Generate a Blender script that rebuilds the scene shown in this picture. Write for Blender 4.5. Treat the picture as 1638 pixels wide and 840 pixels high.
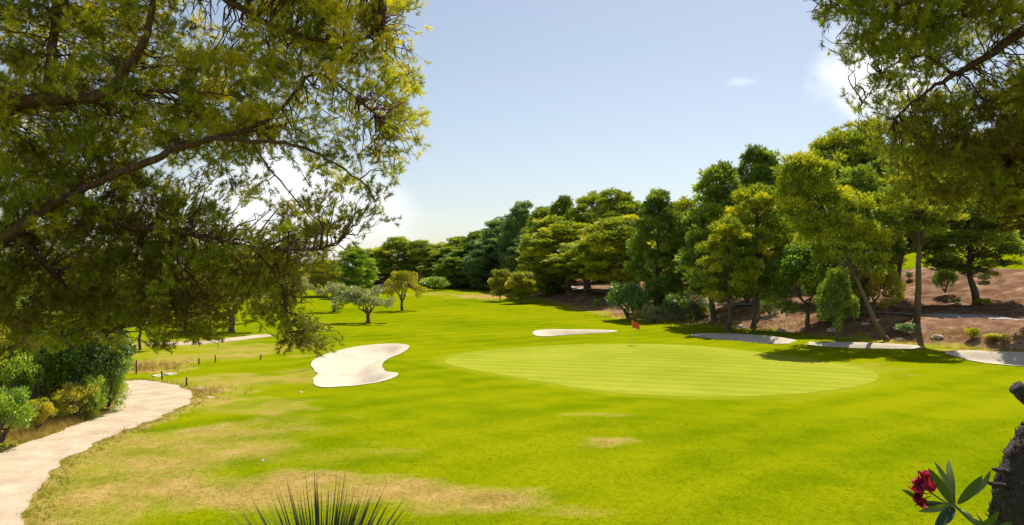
import bpy, math, random
import numpy as np
from mathutils import Vector, geometry

S = bpy.context.scene
for o in list(bpy.data.objects):
    bpy.data.objects.remove(o)
COL = S.collection

# ------------------------------------------------------------------ camera, sky, sun, exposure
FPX, CX, HY, CAMZ = 1285.0, 819.0, 430.0, 7.0      # focal length, centre and horizon in photo pixels; eye height
cam_d = bpy.data.cameras.new("camera")
cam_d.sensor_width = 36.0
cam_d.lens = 36.0 * FPX / 1638.0
cam_d.shift_y = (HY - 420.0) / 1638.0
cam_d.clip_end = 6000.0
cam = bpy.data.objects.new("camera", cam_d)
COL.objects.link(cam)
cam.location = (0, 0, CAMZ)
cam.rotation_euler = (math.radians(90), 0, 0)
S.camera = cam

SUN_EL, SUN_AZ = math.radians(54), math.radians(24)  # azimuth measured from +Y towards +X
W = bpy.data.worlds.new("World")
S.world = W
W.use_nodes = True
wn, wl = W.node_tree.nodes, W.node_tree.links
wn.clear()
w_out = wn.new("ShaderNodeOutputWorld")
w_bg = wn.new("ShaderNodeBackground")
w_bg.inputs["Strength"].default_value = 0.063
sky = wn.new("ShaderNodeTexSky")
sky.sky_type = 'NISHITA'
sky.sun_disc = False
sky.sun_elevation = SUN_EL
sky.sun_rotation = SUN_AZ
sky.altitude = 50
sky.air_density = 1.0
sky.dust_density = 0.7
sky.ozone_density = 1.0
tc = wn.new("ShaderNodeTexCoord")
def wmath(op, a, b=None):
    n = wn.new("ShaderNodeMath"); n.operation = op
    for i, v in enumerate((a, b)):
        if v is None: continue
        if isinstance(v, (int, float)): n.inputs[i].default_value = v
        else: wl.new(v, n.inputs[i])
    return n.outputs[0]
def cloud(px, py, sx, sy, scale, lo, hi, amount):
    """soft white cloud around a sky direction: an elliptical falloff broken up by noise"""
    c = Vector(((px - CX) / FPX, 1.0, (HY - py) / FPX)).normalized()
    sub = wn.new("ShaderNodeVectorMath"); sub.operation = 'SUBTRACT'
    wl.new(tc.outputs["Generated"], sub.inputs[0]); sub.inputs[1].default_value = c
    mul = wn.new("ShaderNodeVectorMath"); mul.operation = 'MULTIPLY'
    wl.new(sub.outputs[0], mul.inputs[0]); mul.inputs[1].default_value = (1 / sx, 1 / sx, 1 / sy)
    ln = wn.new("ShaderNodeVectorMath"); ln.operation = 'LENGTH'
    wl.new(mul.outputs[0], ln.inputs[0])
    nz = wn.new("ShaderNodeTexNoise"); nz.inputs["Scale"].default_value = scale; nz.inputs["Detail"].default_value = 7
    wl.new(tc.outputs["Generated"], nz.inputs["Vector"])
    f = wmath('SUBTRACT', 1.0, ln.outputs["Value"])
    f = wmath('ADD', f, wmath('MULTIPLY', wmath('SUBTRACT', nz.outputs["Fac"], 0.5), 1.8))
    mr = wn.new("ShaderNodeMapRange"); mr.interpolation_type = 'SMOOTHSTEP'
    wl.new(f, mr.inputs["Value"])
    mr.inputs["From Min"].default_value = lo; mr.inputs["From Max"].default_value = hi
    mr.inputs["To Max"].default_value = amount
    return mr.outputs["Result"]
cl = wmath('MAXIMUM', cloud(1388, 112, 0.078, 0.058, 14, 0.0, 0.7, 1.0), cloud(1190, 131, 0.035, 0.008, 22, 0.1, 1.0, 0.28))
cl = wmath('MAXIMUM', cl, cloud(470, 330, 0.22, 0.09, 6, 0.1, 1.0, 0.8))
wmix = wn.new("ShaderNodeMixRGB")
wl.new(cl, wmix.inputs["Fac"])
hsv = wn.new("ShaderNodeHueSaturation"); hsv.inputs["Saturation"].default_value = 0.74   # sky colour desaturated to a paler blue
wl.new(sky.outputs["Color"], hsv.inputs["Color"])
wl.new(hsv.outputs["Color"], wmix.inputs["Color1"])
wmix.inputs["Color2"].default_value = (11.5, 11.5, 11.6, 1)
wl.new(wmix.outputs["Color"], w_bg.inputs["Color"])
wl.new(w_bg.outputs[0], w_out.inputs["Surface"])

sun_d = bpy.data.lights.new("sun", 'SUN')
sun_d.energy = 4.0
sun_d.angle = math.radians(0.53)
sun_d.color = (1.0, 0.93, 0.82)
sun = bpy.data.objects.new("sun", sun_d)
COL.objects.link(sun)
to_sun = Vector((math.sin(SUN_AZ) * math.cos(SUN_EL), math.cos(SUN_AZ) * math.cos(SUN_EL), math.sin(SUN_EL)))
sun.rotation_euler = (-to_sun).to_track_quat('-Z', 'Y').to_euler()
sun.location = to_sun * 100

S.view_settings.view_transform = 'Standard'
S.view_settings.look = 'None'
S.view_settings.exposure = 0.85
S.view_settings.gamma = 1.0
S.render.engine = 'CYCLES'
S.cycles.max_bounces = 9
S.cycles.diffuse_bounces = 7
S.cycles.transmission_bounces = 7

# ------------------------------------------------------------------ helpers
def tag(o, label=None, cat=None, group=None, kind=None):
    if label: o["label"] = label
    if cat: o["category"] = cat
    if group: o["group"] = group
    if kind: o["kind"] = kind
    return o

class MB:
    """collects triangles, quads and a per-vertex tint into one mesh"""
    def __init__(self):
        self.V, self.T, self.Q, self.A, self.n = [], [], [], [], 0
    def add(self, V, T=None, Q=None, a=0.5):
        V = np.asarray(V, float)
        if T is not None and len(T): self.T.append(np.asarray(T, int) + self.n)
        if Q is not None and len(Q): self.Q.append(np.asarray(Q, int) + self.n)
        self.V.append(V)
        self.A.append(np.broadcast_to(np.asarray(a, float), (len(V),)))
        self.n += len(V)
    def tube(self, P, R, sides=8, a=0.5, rough=0.0, rng=None):
        P = np.asarray(P, float); R = np.asarray(R, float); n = len(P)
        T = np.gradient(P, axis=0); T /= np.linalg.norm(T, axis=1)[:, None] + 1e-9
        ref = np.array([0, 0, 1.0]) if abs(T[0][2]) < 0.8 else np.array([1.0, 0, 0])
        rings = []
        for i in range(n):
            u = np.cross(T[i], ref); u /= np.linalg.norm(u) + 1e-9
            v = np.cross(T[i], u)
            ang = np.arange(sides) * 2 * math.pi / sides
            r = np.full(sides, R[i])
            if rough and rng is not None: r = r * (1 + rng.uniform(-rough, rough, sides))
            rings.append(P[i] + (np.cos(ang) * r)[:, None] * u + (np.sin(ang) * r)[:, None] * v)
        V = np.concatenate(rings + [P[:1], P[-1:]])
        i, j = np.meshgrid(np.arange(n - 1), np.arange(sides), indexing='ij')
        k = (j + 1) % sides
        Q = np.stack([i * sides + j, i * sides + k, (i + 1) * sides + k, (i + 1) * sides + j], -1).reshape(-1, 4)
        jj = np.arange(sides); kk = (jj + 1) % sides
        T1 = np.stack([np.full(sides, n * sides), kk, jj], -1)
        T2 = np.stack([np.full(sides, n * sides + 1), (n - 1) * sides + jj, (n - 1) * sides + kk], -1)
        self.add(V, np.concatenate([T1, T2]), Q, a)
    def needles(self, P, D, L, Wd, rng, a):
        n = len(P)
        s = np.cross(D, rng.normal(size=(n, 3))); s /= np.linalg.norm(s, axis=1)[:, None] + 1e-9
        L = np.broadcast_to(L, (n,))[:, None]; Wd = np.broadcast_to(Wd, (n,))[:, None]
        V = np.stack([P - s * Wd / 2, P + s * Wd / 2, P + D * L], 1).reshape(-1, 3)
        self.add(V, np.arange(3 * n).reshape(-1, 3), None, np.repeat(np.broadcast_to(a, (n,)), 3))
    def leaves(self, P, D, L, Wd, rng, a):
        n = len(P)
        s = np.cross(D, rng.normal(size=(n, 3))); s /= np.linalg.norm(s, axis=1)[:, None] + 1e-9
        L = np.broadcast_to(L, (n,))[:, None]; Wd = np.broadcast_to(Wd, (n,))[:, None]
        m = P + D * L * 0.45
        V = np.stack([P, m + s * Wd / 2, P + D * L, m - s * Wd / 2], 1).reshape(-1, 3)
        self.add(V, None, np.arange(4 * n).reshape(-1, 4), np.repeat(np.broadcast_to(a, (n,)), 4))
    def mesh(self, name, mat, smooth=False):
        V = np.concatenate(self.V) if self.V else np.zeros((0, 3))
        T = np.concatenate(self.T) if self.T else np.zeros((0, 3), int)
        Q = np.concatenate(self.Q) if self.Q else np.zeros((0, 4), int)
        me = bpy.data.meshes.new(name)
        me.vertices.add(len(V)); me.vertices.foreach_set("co", V.astype(np.float32).ravel())
        nl = T.size + Q.size
        me.loops.add(nl); me.loops.foreach_set("vertex_index", np.concatenate([T.ravel(), Q.ravel()]).astype(np.int32))
        tot = np.concatenate([np.full(len(T), 3), np.full(len(Q), 4)]).astype(np.int32)
        start = np.concatenate([[0], np.cumsum(tot)[:-1]]).astype(np.int32) if len(tot) else tot
        me.polygons.add(len(tot)); me.polygons.foreach_set("loop_start", start); me.polygons.foreach_set("loop_total", tot)
        if smooth: me.polygons.foreach_set("use_smooth", np.ones(len(tot), bool))
        at = me.attributes.new("tint", 'FLOAT', 'POINT')
        at.data.foreach_set("value", np.concatenate(self.A).astype(np.float32))
        me.materials.append(mat)
        me.update(); me.validate()
        return me
    def obj(self, name, mat, parent=None, smooth=False):
        o = bpy.data.objects.new(name, self.mesh(name, mat, smooth))
        COL.objects.link(o)
        if parent: o.parent = parent
        return o

def empty(name, loc, rz=0.0):
    o = bpy.data.objects.new(name, None)
    o.empty_display_size = 0.3
    o.location = loc; o.rotation_euler = (0, 0, rz)
    COL.objects.link(o)
    return o

def unit(v):
    v = np.asarray(v, float)
    return v / (np.linalg.norm(v, axis=-1, keepdims=True) + 1e-9)
def sph(rng, n):
    return unit(rng.normal(size=(n, 3)))
def smooth01(x, a, b):
    t = np.clip((x - a) / (b - a), 0, 1)
    return t * t * (3 - 2 * t)
def vnoise(x, y, seed=0):
    """smooth value noise in [-1, 1]"""
    xi, yi = np.floor(x).astype(int), np.floor(y).astype(int)
    fx, fy = x - xi, y - yi
    fx = fx * fx * (3 - 2 * fx); fy = fy * fy * (3 - 2 * fy)
    def h(a, b):
        v = np.sin(a * 127.1 + b * 311.7 + seed * 74.7) * 43758.5453
        return (v - np.floor(v)) * 2 - 1
    return (h(xi, yi) * (1 - fx) + h(xi + 1, yi) * fx) * (1 - fy) + (h(xi, yi + 1) * (1 - fx) + h(xi + 1, yi + 1) * fx) * fy
def at(px, py, d):
    """photo pixel at depth d -> world point"""
    return np.array([(px - CX) / FPX * d, d, CAMZ + (HY - py) / FPX * d])

# ------------------------------------------------------------------ materials
def new_mat(name):
    m = bpy.data.materials.new(name)
    m.use_nodes = True
    nt = m.node_tree
    nt.nodes.clear()
    out = nt.nodes.new("ShaderNodeOutputMaterial")
    return m, nt, out
class NB:
    def __init__(self, nt): self.nt = nt
    def n(self, t, **kw):
        nd = self.nt.nodes.new(t)
        for k, v in kw.items(): setattr(nd, k, v)
        return nd
    def link(self, a, b): self.nt.links.new(a, b)
    def val(self, sock, v):
        if isinstance(v, bpy.types.NodeSocket): self.link(v, sock)
        elif isinstance(v, (tuple, list)) and len(v) == 3 and sock.type == 'RGBA': sock.default_value = (*v, 1)
        else: sock.default_value = v
    def math(self, op, a, b=0.0):
        nd = self.n("ShaderNodeMath", operation=op); self.val(nd.inputs[0], a); self.val(nd.inputs[1], b); return nd.outputs[0]
    def mix(self, f, a, b, blend='MIX'):
        nd = self.n("ShaderNodeMixRGB", blend_type=blend); self.val(nd.inputs[0], f); self.val(nd.inputs[1], a); self.val(nd.inputs[2], b); return nd.outputs[0]
    def noise(self, scale, detail=4, rough=0.55, vec=None, out="Fac"):
        nd = self.n("ShaderNodeTexNoise"); nd.inputs["Scale"].default_value = scale; nd.inputs["Detail"].default_value = detail
        nd.inputs["Roughness"].default_value = rough
        if vec is not None: self.link(vec, nd.inputs["Vector"])
        return nd.outputs[out]
    def ramp(self, f, stops):
        nd = self.n("ShaderNodeValToRGB"); self.val(nd.inputs[0], f)
        e = nd.color_ramp.elements
        while len(e) < len(stops): e.new(0.5)
        for el, (p, c) in zip(e, stops): el.position = p; el.color = (*c, 1) if len(c) == 3 else c
        return nd.outputs[0]
    def range(self, f, a, b, c=0.0, d=1.0):
        nd = self.n("ShaderNodeMapRange", interpolation_type='SMOOTHSTEP'); self.val(nd.inputs[0], f)
        nd.inputs[1].default_value = a; nd.inputs[2].default_value = b; nd.inputs[3].default_value = c; nd.inputs[4].default_value = d
        return nd.outputs[0]
    def attr(self, name, out="Fac"):
        nd = self.n("ShaderNodeAttribute", attribute_name=name); return nd.outputs[out]
    def pos(self, scale=(1, 1, 1)):
        g = self.n("ShaderNodeNewGeometry")
        m = self.n("ShaderNodeVectorMath", operation='MULTIPLY'); self.link(g.outputs["Position"], m.inputs[0]); m.inputs[1].default_value = scale
        return m.outputs[0]
    def obco(self):
        return self.n("ShaderNodeTexCoord").outputs["Object"]
    def bump(self, h, strength, dist):
        nd = self.n("ShaderNodeBump"); nd.inputs["Strength"].default_value = strength; nd.inputs["Distance"].default_value = dist
        self.link(h, nd.inputs["Height"]); return nd.outputs[0]

def leaf_mat(name, stops, trans=0.45, gloss=0.03, vary=0.25, gain=1.55):
    stops = [(p_, tuple(min(0.75, x_ * gain) for x_ in c_)) for p_, c_ in stops]   # reflectance plus transmittance of a thin leaf
    m, nt, out = new_mat(name); b = NB(nt)
    t = b.attr("tint")
    rnd = b.n("ShaderNodeObjectInfo").outputs["Random"]
    t = b.math('ADD', t, b.math('MULTIPLY', b.math('SUBTRACT', rnd, 0.5), vary))
    t = b.math('ADD', t, b.math('MULTIPLY', b.math('SUBTRACT', b.noise(0.9, 3, 0.6, b.pos()), 0.5), 0.5))
    c = b.ramp(t, stops)
    d = b.n("ShaderNodeBsdfDiffuse"); b.link(c, d.inputs[0])
    tr = b.n("ShaderNodeBsdfTranslucent"); b.link(b.mix(1.0, c, (1.25, 1.15, 0.45), 'MULTIPLY'), tr.inputs[0])
    mx = b.n("ShaderNodeMixShader"); mx.inputs[0].default_value = trans
    b.link(d.outputs[0], mx.inputs[1]); b.link(tr.outputs[0], mx.inputs[2])
    g = b.n("ShaderNodeBsdfGlossy"); g.inputs["Roughness"].default_value = 0.42; g.inputs[0].default_value = (0.9, 0.95, 0.9, 1)
    m2 = b.n("ShaderNodeMixShader"); m2.inputs[0].default_value = gloss
    b.link(mx.outputs[0], m2.inputs[1]); b.link(g.outputs[0], m2.inputs[2])
    b.link(m2.outputs[0], out.inputs[0])
    return m

M = {}
M['near_pine'] = leaf_mat("near_pine_needles", [(0.0, (0.11, 0.080, 0.02)), (0.25, (0.14, 0.120, 0.016)), (0.5, (0.175, 0.21, 0.018)), (0.78, (0.32, 0.34, 0.024)), (1.0, (0.46, 0.42, 0.03))], 0.52, 0.03, 0.0)
M['pine_mid'] = leaf_mat("pine_needles_mid_green", [(0.0, (0.060, 0.100, 0.016)), (0.4, (0.115, 0.165, 0.020)), (0.75, (0.20, 0.24, 0.024)), (1.0, (0.31, 0.32, 0.032))], gain=1.8)
M['pine_dark'] = leaf_mat("pine_needles_dark_green", [(0.0, (0.050, 0.090, 0.018)), (0.5, (0.115, 0.170, 0.026)), (1.0, (0.24, 0.30, 0.04))], gain=1.85)
M['pine_yellow'] = leaf_mat("pine_needles_yellow_green", [(0.0, (0.075, 0.115, 0.012)), (0.4, (0.145, 0.185, 0.014)), (0.75, (0.24, 0.265, 0.016)), (1.0, (0.36, 0.345, 0.025))], gain=1.8)
M['pine_blue'] = leaf_mat("pine_needles_blue_green", [(0.0, (0.045, 0.090, 0.045)), (0.5, (0.095, 0.155, 0.068)), (1.0, (0.19, 0.25, 0.08))], gain=1.85)
M['olive'] = leaf_mat("olive_leaves", [(0.0, (0.11, 0.14, 0.055)), (0.5, (0.20, 0.23, 0.095)), (1.0, (0.32, 0.34, 0.15))], 0.35, 0.08)
M['golden'] = leaf_mat("golden_leaves", [(0.0, (0.16, 0.17, 0.012)), (0.5, (0.28, 0.265, 0.014)), (1.0, (0.42, 0.37, 0.02))], 0.4, 0.04)
M['bush_bright'] = leaf_mat("bright_green_leaves", [(0.0, (0.05, 0.10, 0.012)), (0.5, (0.11, 0.18, 0.014)), (1.0, (0.22, 0.27, 0.02))], 0.5, 0.06, gain=2.2)
M['bush_dark'] = leaf_mat("dark_glossy_leaves", [(0.0, (0.035, 0.080, 0.012)), (0.5, (0.085, 0.16, 0.016)), (1.0, (0.20, 0.29, 0.024))], 0.35, 0.12)
M['bush_yellow'] = leaf_mat("yellow_green_leaves", [(0.0, (0.11, 0.13, 0.012)), (0.5, (0.22, 0.22, 0.014)), (1.0, (0.36, 0.31, 0.02))], 0.5, 0.05, gain=1.9)
M['dry_leaf'] = leaf_mat("dry_grass_blades", [(0.0, (0.16, 0.11, 0.04)), (0.5, (0.27, 0.20, 0.075)), (1.0, (0.38, 0.30, 0.12))], 0.3, 0.02)
M['grass_blade'] = leaf_mat("green_grass_blades", [(0.0, (0.10, 0.15, 0.012)), (0.5, (0.17, 0.22, 0.012)), (1.0, (0.27, 0.27, 0.02))], 0.35, 0.02)
M['lawn_blade'] = leaf_mat("mown_grass_blades", [(0.0, (0.085, 0.145, 0.003)), (0.5, (0.150, 0.200, 0.003)), (1.0, (0.26, 0.255, 0.012))], 0.4, 0.0, gain=1.3)
M['spike'] = leaf_mat("spiky_leaves", [(0.0, (0.020, 0.035, 0.016)), (0.5, (0.040, 0.062, 0.024)), (0.8, (0.09, 0.11, 0.045)), (1.0, (0.15, 0.10, 0.04))], 0.12, 0.05, gain=1.0)
M['oleander'] = leaf_mat("oleander_leaves", [(0.0, (0.012, 0.030, 0.008)), (0.5, (0.030, 0.065, 0.012)), (1.0, (0.16, 0.20, 0.03))], 0.3, 0.05, gain=1.0)
M['petal'] = leaf_mat("crimson_petals", [(0.0, (0.20, 0.006, 0.025)), (0.5, (0.42, 0.010, 0.10)), (1.0, (0.62, 0.07, 0.27))], 0.35, 0.03, gain=0.9)

def bark_mat(name, dark, light, scale=6.0, stretch=0.25):
    m, nt, out = new_mat(name); b = NB(nt)
    v = b.pos((1, 1, stretch))
    vo = b.n("ShaderNodeTexVoronoi", feature='DISTANCE_TO_EDGE'); vo.inputs["Scale"].default_value = scale
    wv = b.n("ShaderNodeVectorMath", operation='ADD'); b.link(v, wv.inputs[0])
    b.link(b.noise(4, 3, 0.6, v, "Color"), wv.inputs[1]); b.link(wv.outputs[0], vo.inputs["Vector"])
    f = b.math('ADD', b.math('MULTIPLY', vo.outputs["Distance"], 1.6), b.math('MULTIPLY', b.noise(scale * 5, 5, 0.7, v), 0.45))
    c = b.ramp(f, [(0.12, dark), (0.65, light)])
    p = b.n("ShaderNodeBsdfPrincipled"); b.link(c, p.inputs["Base Color"]); p.inputs["Roughness"].default_value = 0.9
    b.link(b.bump(f, 0.9, 0.03), p.inputs["Normal"]); b.link(p.outputs[0], out.inputs[0])
    return m
M['bark_pine'] = bark_mat("pine_bark", (0.035, 0.017, 0.010), (0.19, 0.09, 0.05), 9)
M['bark_grey'] = bark_mat("grey_bark", (0.05, 0.04, 0.032), (0.22, 0.18, 0.14), 10)
M['bark_dark'] = bark_mat("shaggy_dark_bark", (0.020, 0.014, 0.014), (0.15, 0.105, 0.112), 45, 0.6)
M['bark_dead'] = bark_mat("pale_dead_wood", (0.16, 0.12, 0.09), (0.42, 0.34, 0.27), 12)

def sand_mat(name, c0, c1, scale=1.0, tiny=40, bstr=0.25):
    m, nt, out = new_mat(name); b = NB(nt)
    v = b.pos()
    f = b.math('ADD', b.math('MULTIPLY', b.noise(0.35 * scale, 5, 0.6, v), 0.7), b.math('MULTIPLY', b.noise(tiny, 3, 0.7, v), 0.3))
    c = b.ramp(f, [(0.3, c0), (0.68, c1)])
    p = b.n("ShaderNodeBsdfDiffuse"); b.link(c, p.inputs[0])
    h = b.math('ADD', b.noise(3.0, 4, 0.6, v), b.math('MULTIPLY', b.noise(tiny, 2, 0.6, v), 0.3))
    b.link(b.bump(h, bstr, 0.06), p.inputs["Normal"]); b.link(p.outputs[0], out.inputs[0])
    return m
M['sand'] = sand_mat("bunker_sand", (0.47, 0.40, 0.30), (0.60, 0.525, 0.41), 2)
M['path'] = sand_mat("dirt_path", (0.35, 0.265, 0.175), (0.59, 0.485, 0.345), 2.2, 18, 0.8)
M['cart_path'] = sand_mat("grey_cart_path", (0.30, 0.27, 0.25), (0.42, 0.39, 0.36), 1.0, 30)
M['stone'] = sand_mat("pale_stone", (0.42, 0.36, 0.28), (0.62, 0.56, 0.46), 8, 30, 0.6)

def plain_mat(name, col, rough=0.6, var=0.25, scale=12):
    m, nt, out = new_mat(name); b = NB(nt)
    c = b.mix(b.noise(scale, 4, 0.6, b.obco()), tuple(x * (1 - var) for x in col), tuple(min(1, x * (1 + var)) for x in col))
    p = b.n("ShaderNodeBsdfPrincipled"); b.link(c, p.inputs["Base Color"]); p.inputs["Roughness"].default_value = rough
    b.link(p.outputs[0], out.inputs[0])
    return m
M['flag'] = plain_mat("orange_flag_cloth", (0.62, 0.10, 0.03), 0.8)
M['pole'] = plain_mat("pale_flagstick_paint", (0.75, 0.72, 0.55), 0.4, 0.08)
M['stake'] = plain_mat("weathered_stake_wood", (0.13, 0.085, 0.05), 0.9, 0.4, 30)
M['rake'] = plain_mat("dark_rake_wood", (0.10, 0.09, 0.10), 0.7)

# ------------------------------------------------------------------ terrain
BANK = np.array([(95, 5), (60, 45), (43.5, 67), (36.5, 76), (24.5, 98), (15.8, 112), (8, 150), (2, 195), (-6, 215), (-60, 232), (-160, 240), (-500, 240)], float)
BSC = np.array([1, 1, 1, 1, 1, 1, 0.85, 0.6, 0.5, 0.45, 0.4, 0.4])
def bank_s(x, y):
    best = np.full(np.shape(x), 1e9); sg = np.zeros(np.shape(x)); sc = np.ones(np.shape(x))
    for i in range(len(BANK) - 1):
        a, c = BANK[i], BANK[i + 1]; e = c - a; L2 = e @ e
        t = np.clip(((x - a[0]) * e[0] + (y - a[1]) * e[1]) / L2, 0, 1)
        dx, dy = x - a[0] - t * e[0], y - a[1] - t * e[1]
        d = np.hypot(dx, dy)
        s = np.where(e[0] * dy - e[1] * dx < 0, 1.0, -1.0)
        m = d < best - 1e-6
        best = np.where(m, d, best); sg = np.where(m, s, sg); sc = np.where(m, BSC[i] * (1 - t) + BSC[i + 1] * t, sc)
    return best * sg, sc
S_X = [-3, 0, 3, 6, 10, 21, 36, 42, 65, 90, 150, 400, 3000]
S_Z = [0, 0.12, 1.1, 1.95, 2.15, 2.9, 7.0, 7.7, 11.0, 12, 13, 15, 17]
def terrain0(x, y):
    x = np.asarray(x, float); y = np.asarray(y, float)
    s, sc = bank_s(x, y)
    z = np.interp(s, S_X, S_Z) * sc
    z = z + 2.0 * smooth01(y, 95, 235)
    z = z + 0.13 * vnoise(x / 13, y / 17, 1) * smooth01(y, 18, 30) * (s < 0) + 0.0
    r = smooth01(s, 0.5, 3) * smooth01(-s, -36, -30)
    z = z + r * (0.22 * vnoise(x / 1.7, y / 1.7, 2) + 0.10 * vnoise(x / 0.8, y / 0.8, 3))
    z = z + 5.0 * (1 - smooth01(y, 1.0, 20.0))
    z = z - 0.25 * smooth01(-x, 14, 30) * smooth01(y, 22, 35) * 0
    return z
def hit(px, py, lo=16, hi=420):
    d = np.arange(lo, hi, 0.1)
    x = (px - CX) / FPX * d; z = CAMZ + (HY - py) / FPX * d
    g = terrain0(x, d)
    k = np.argmax(z <= g) if np.any(z <= g) else len(d) - 1
    return np.array([x[k], d[k], g[k]])

def smooth_poly(pts, n):
    P = np.asarray(pts, float); m = len(P); out = []
    for i in range(m):
        p0, p1, p2, p3 = P[(i - 1) % m], P[i], P[(i + 1) % m], P[(i + 2) % m]
        for t in np.linspace(0, 1, n, endpoint=False):
            out.append(0.5 * (2 * p1 + (p2 - p0) * t + (2 * p0 - 5 * p1 + 4 * p2 - p3) * t * t + (3 * p1 - p0 - 3 * p2 + p3) * t ** 3))
    return np.array(out)
def inside(x, y, P):
    r = np.zeros(np.shape(x), bool); j = len(P) - 1
    for i in range(len(P)):
        c = ((P[i, 1] > y) != (P[j, 1] > y))
        xx = (P[j, 0] - P[i, 0]) * (y - P[i, 1]) / (P[j, 1] - P[i, 1] + 1e-12) + P[i, 0]
        r ^= c & (x < xx); j = i
    return r
def edge_dist(x, y, P):
    d = np.full(np.shape(x), 1e9)
    for i in range(len(P)):
        a, c = P[i], P[(i + 1) % len(P)]; e = c - a; L2 = e @ e + 1e-12
        t = np.clip(((x - a[0]) * e[0] + (y - a[1]) * e[1]) / L2, 0, 1)
        d = np.minimum(d, np.hypot(x - a[0] - t * e[0], y - a[1] - t * e[1]))
    return d

BUNK = [  # outline in photo pixels, name
    [(498, 585), (512, 574), (550, 562), (592, 555), (635, 553), (654, 557), (645, 567), (620, 578), (611, 589), (618, 598), (637, 602), (626, 611), (595, 618), (556, 623), (520, 625), (503, 621), (501, 611), (508, 603), (500, 594)],
    [(852, 534), (866, 530), (910, 529.5), (955, 530), (988, 531.5), (975, 534.5), (930, 537), (880, 540.5), (858, 540)],
    [(1104, 539), (1125, 536), (1180, 537), (1225, 540), (1268, 546), (1272, 552), (1230, 553), (1180, 548), (1130, 544)],
    [(1280, 551), (1330, 550), (1400, 552), (1468, 556), (1470, 561), (1400, 561), (1320, 558)],
    [(1510, 567), (1540, 564), (1600, 566), (1680, 570), (1720, 580), (1690, 592), (1610, 588), (1550, 580)],
    [(588, 463), (604, 457), (622, 458.5), (615, 465), (600, 467.5)],
]
GREEN_PX = [(712, 577), (735, 567), (800, 559), (900, 552.5), (1000, 550.5), (1100, 552.5), (1200, 562), (1300, 575), (1380, 590), (1405, 602), (1392, 613), (1350, 622), (1270, 630.5), (1170, 635), (1080, 634), (980, 628), (900, 617), (830, 604.5), (770, 594), (725, 585)]
PATH_PX = [(-90, 765), (0, 724), (60, 703), (120, 683), (172, 656), (188, 640), (150, 622), (80, 618), (90, 608), (185, 610), (228, 609), (272, 614), (302, 627), (306, 640), (285, 655), (250, 671), (200, 689), (150, 711), (110, 734), (76, 764), (52, 795), (38, 830), (20, 880), (-100, 880)]
FARPATH_PX = [(240, 549), (330, 545), (420, 535), (430, 539), (345, 548.5), (270, 553)]
def px_poly(pts, n=4, wig=0.0, seed=0):
    P = smooth_poly([hit(a, c)[:2] for a, c in pts], n)
    if wig:
        t = np.arange(len(P))
        P = P + wig * np.stack([vnoise(P[:, 0] * 1.3, P[:, 1] * 1.3, seed), vnoise(P[:, 0] * 1.3, P[:, 1] * 1.3, seed + 5)], -1)
    return P
bunk_polys = [px_poly(p, 5, 0.08, i) for i, p in enumerate(BUNK)]
green_poly = px_poly(GREEN_PX, 6)
path_poly = px_poly(PATH_PX, 10, 0.22, 31)
farpath_poly = px_poly(FARPATH_PX, 6, 0.3, 41)
# cart path along the foot of the wooded bank (offset 9.3 m behind the bank line)
def offset_line(s0, ys):
    out = []
    for y in ys:
        xs = np.arange(-30, 120, 0.2); s, _ = bank_s(xs, np.full_like(xs, y))
        k = np.argmax(s >= s0)
        out.append((xs[k], y))
    return np.array(out)
cys = np.arange(50, 215, 3.0)
ca, cb = offset_line(8.6, cys), offset_line(10.6, cys)
cart_poly = np.concatenate([ca, cb[::-1]])
SHEETS = [(p, 0.55) for p in bunk_polys] + [(green_poly, 0), (path_poly, 0), (farpath_poly, 0), (cart_poly, 0)]

def lip(x, y, P):
    return 0.16 * np.exp(-(edge_dist(x, y, P) / 0.75) ** 2)
def bowl(x, y, P, depth):
    ins = inside(x, y, P)
    return np.where(ins, depth * smooth01(edge_dist(x, y, P), 0.5, 2.0), 0.0)
def ground_z(x, y):
    x = np.asarray(x, float); y = np.asarray(y, float)
    z = terrain0(x, y)
    for P, dep in SHEETS:
        lo, hi = P.min(0) - 2.5, P.max(0) + 2.5
        m = (x > lo[0]) & (x < hi[0]) & (y > lo[1]) & (y < hi[1])
        if not np.any(m): continue
        xm, ym = x[m], y[m]
        ins = inside(xm, ym, P)
        ed_ = edge_dist(xm, ym, P)
        z[m] -= np.where(ins & (ed_ > 0.65), 0.035 if dep == 0 else 0.12, 0.0) + (bowl(xm, ym, P, dep) - lip(xm, ym, P) if dep else 0)
    return z

def axis(lo, hi, flo, fhi, step, g=1.13):
    a = list(np.arange(flo, fhi + 1e-6, step))
    s, v = step, a[-1]
    while v < hi: s *= g; v += s; a.append(v)
    s, v = step, a[0]; pre = []
    while v > lo: s *= g; v -= s; pre.append(v)
    return np.array(pre[::-1] + a)
gx = axis(-2500, 2500, -34, 72, 0.5); gy = axis(-120, 3500, 14, 125, 0.5, 1.08)
GX, GY = np.meshgrid(gx, gy)
GZ = ground_z(GX.ravel(), GY.ravel())
nx, ny = len(gx), len(gy)
gm = MB()
ii, jj = np.meshgrid(np.arange(ny - 1), np.arange(nx - 1), indexing='ij')
GQ = np.stack([ii * nx + jj, ii * nx + jj + 1, (ii + 1) * nx + jj + 1, (ii + 1) * nx + jj], -1).reshape(-1, 4)
gm.add(np.stack([GX.ravel(), GY.ravel(), GZ], -1), None, GQ)
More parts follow.
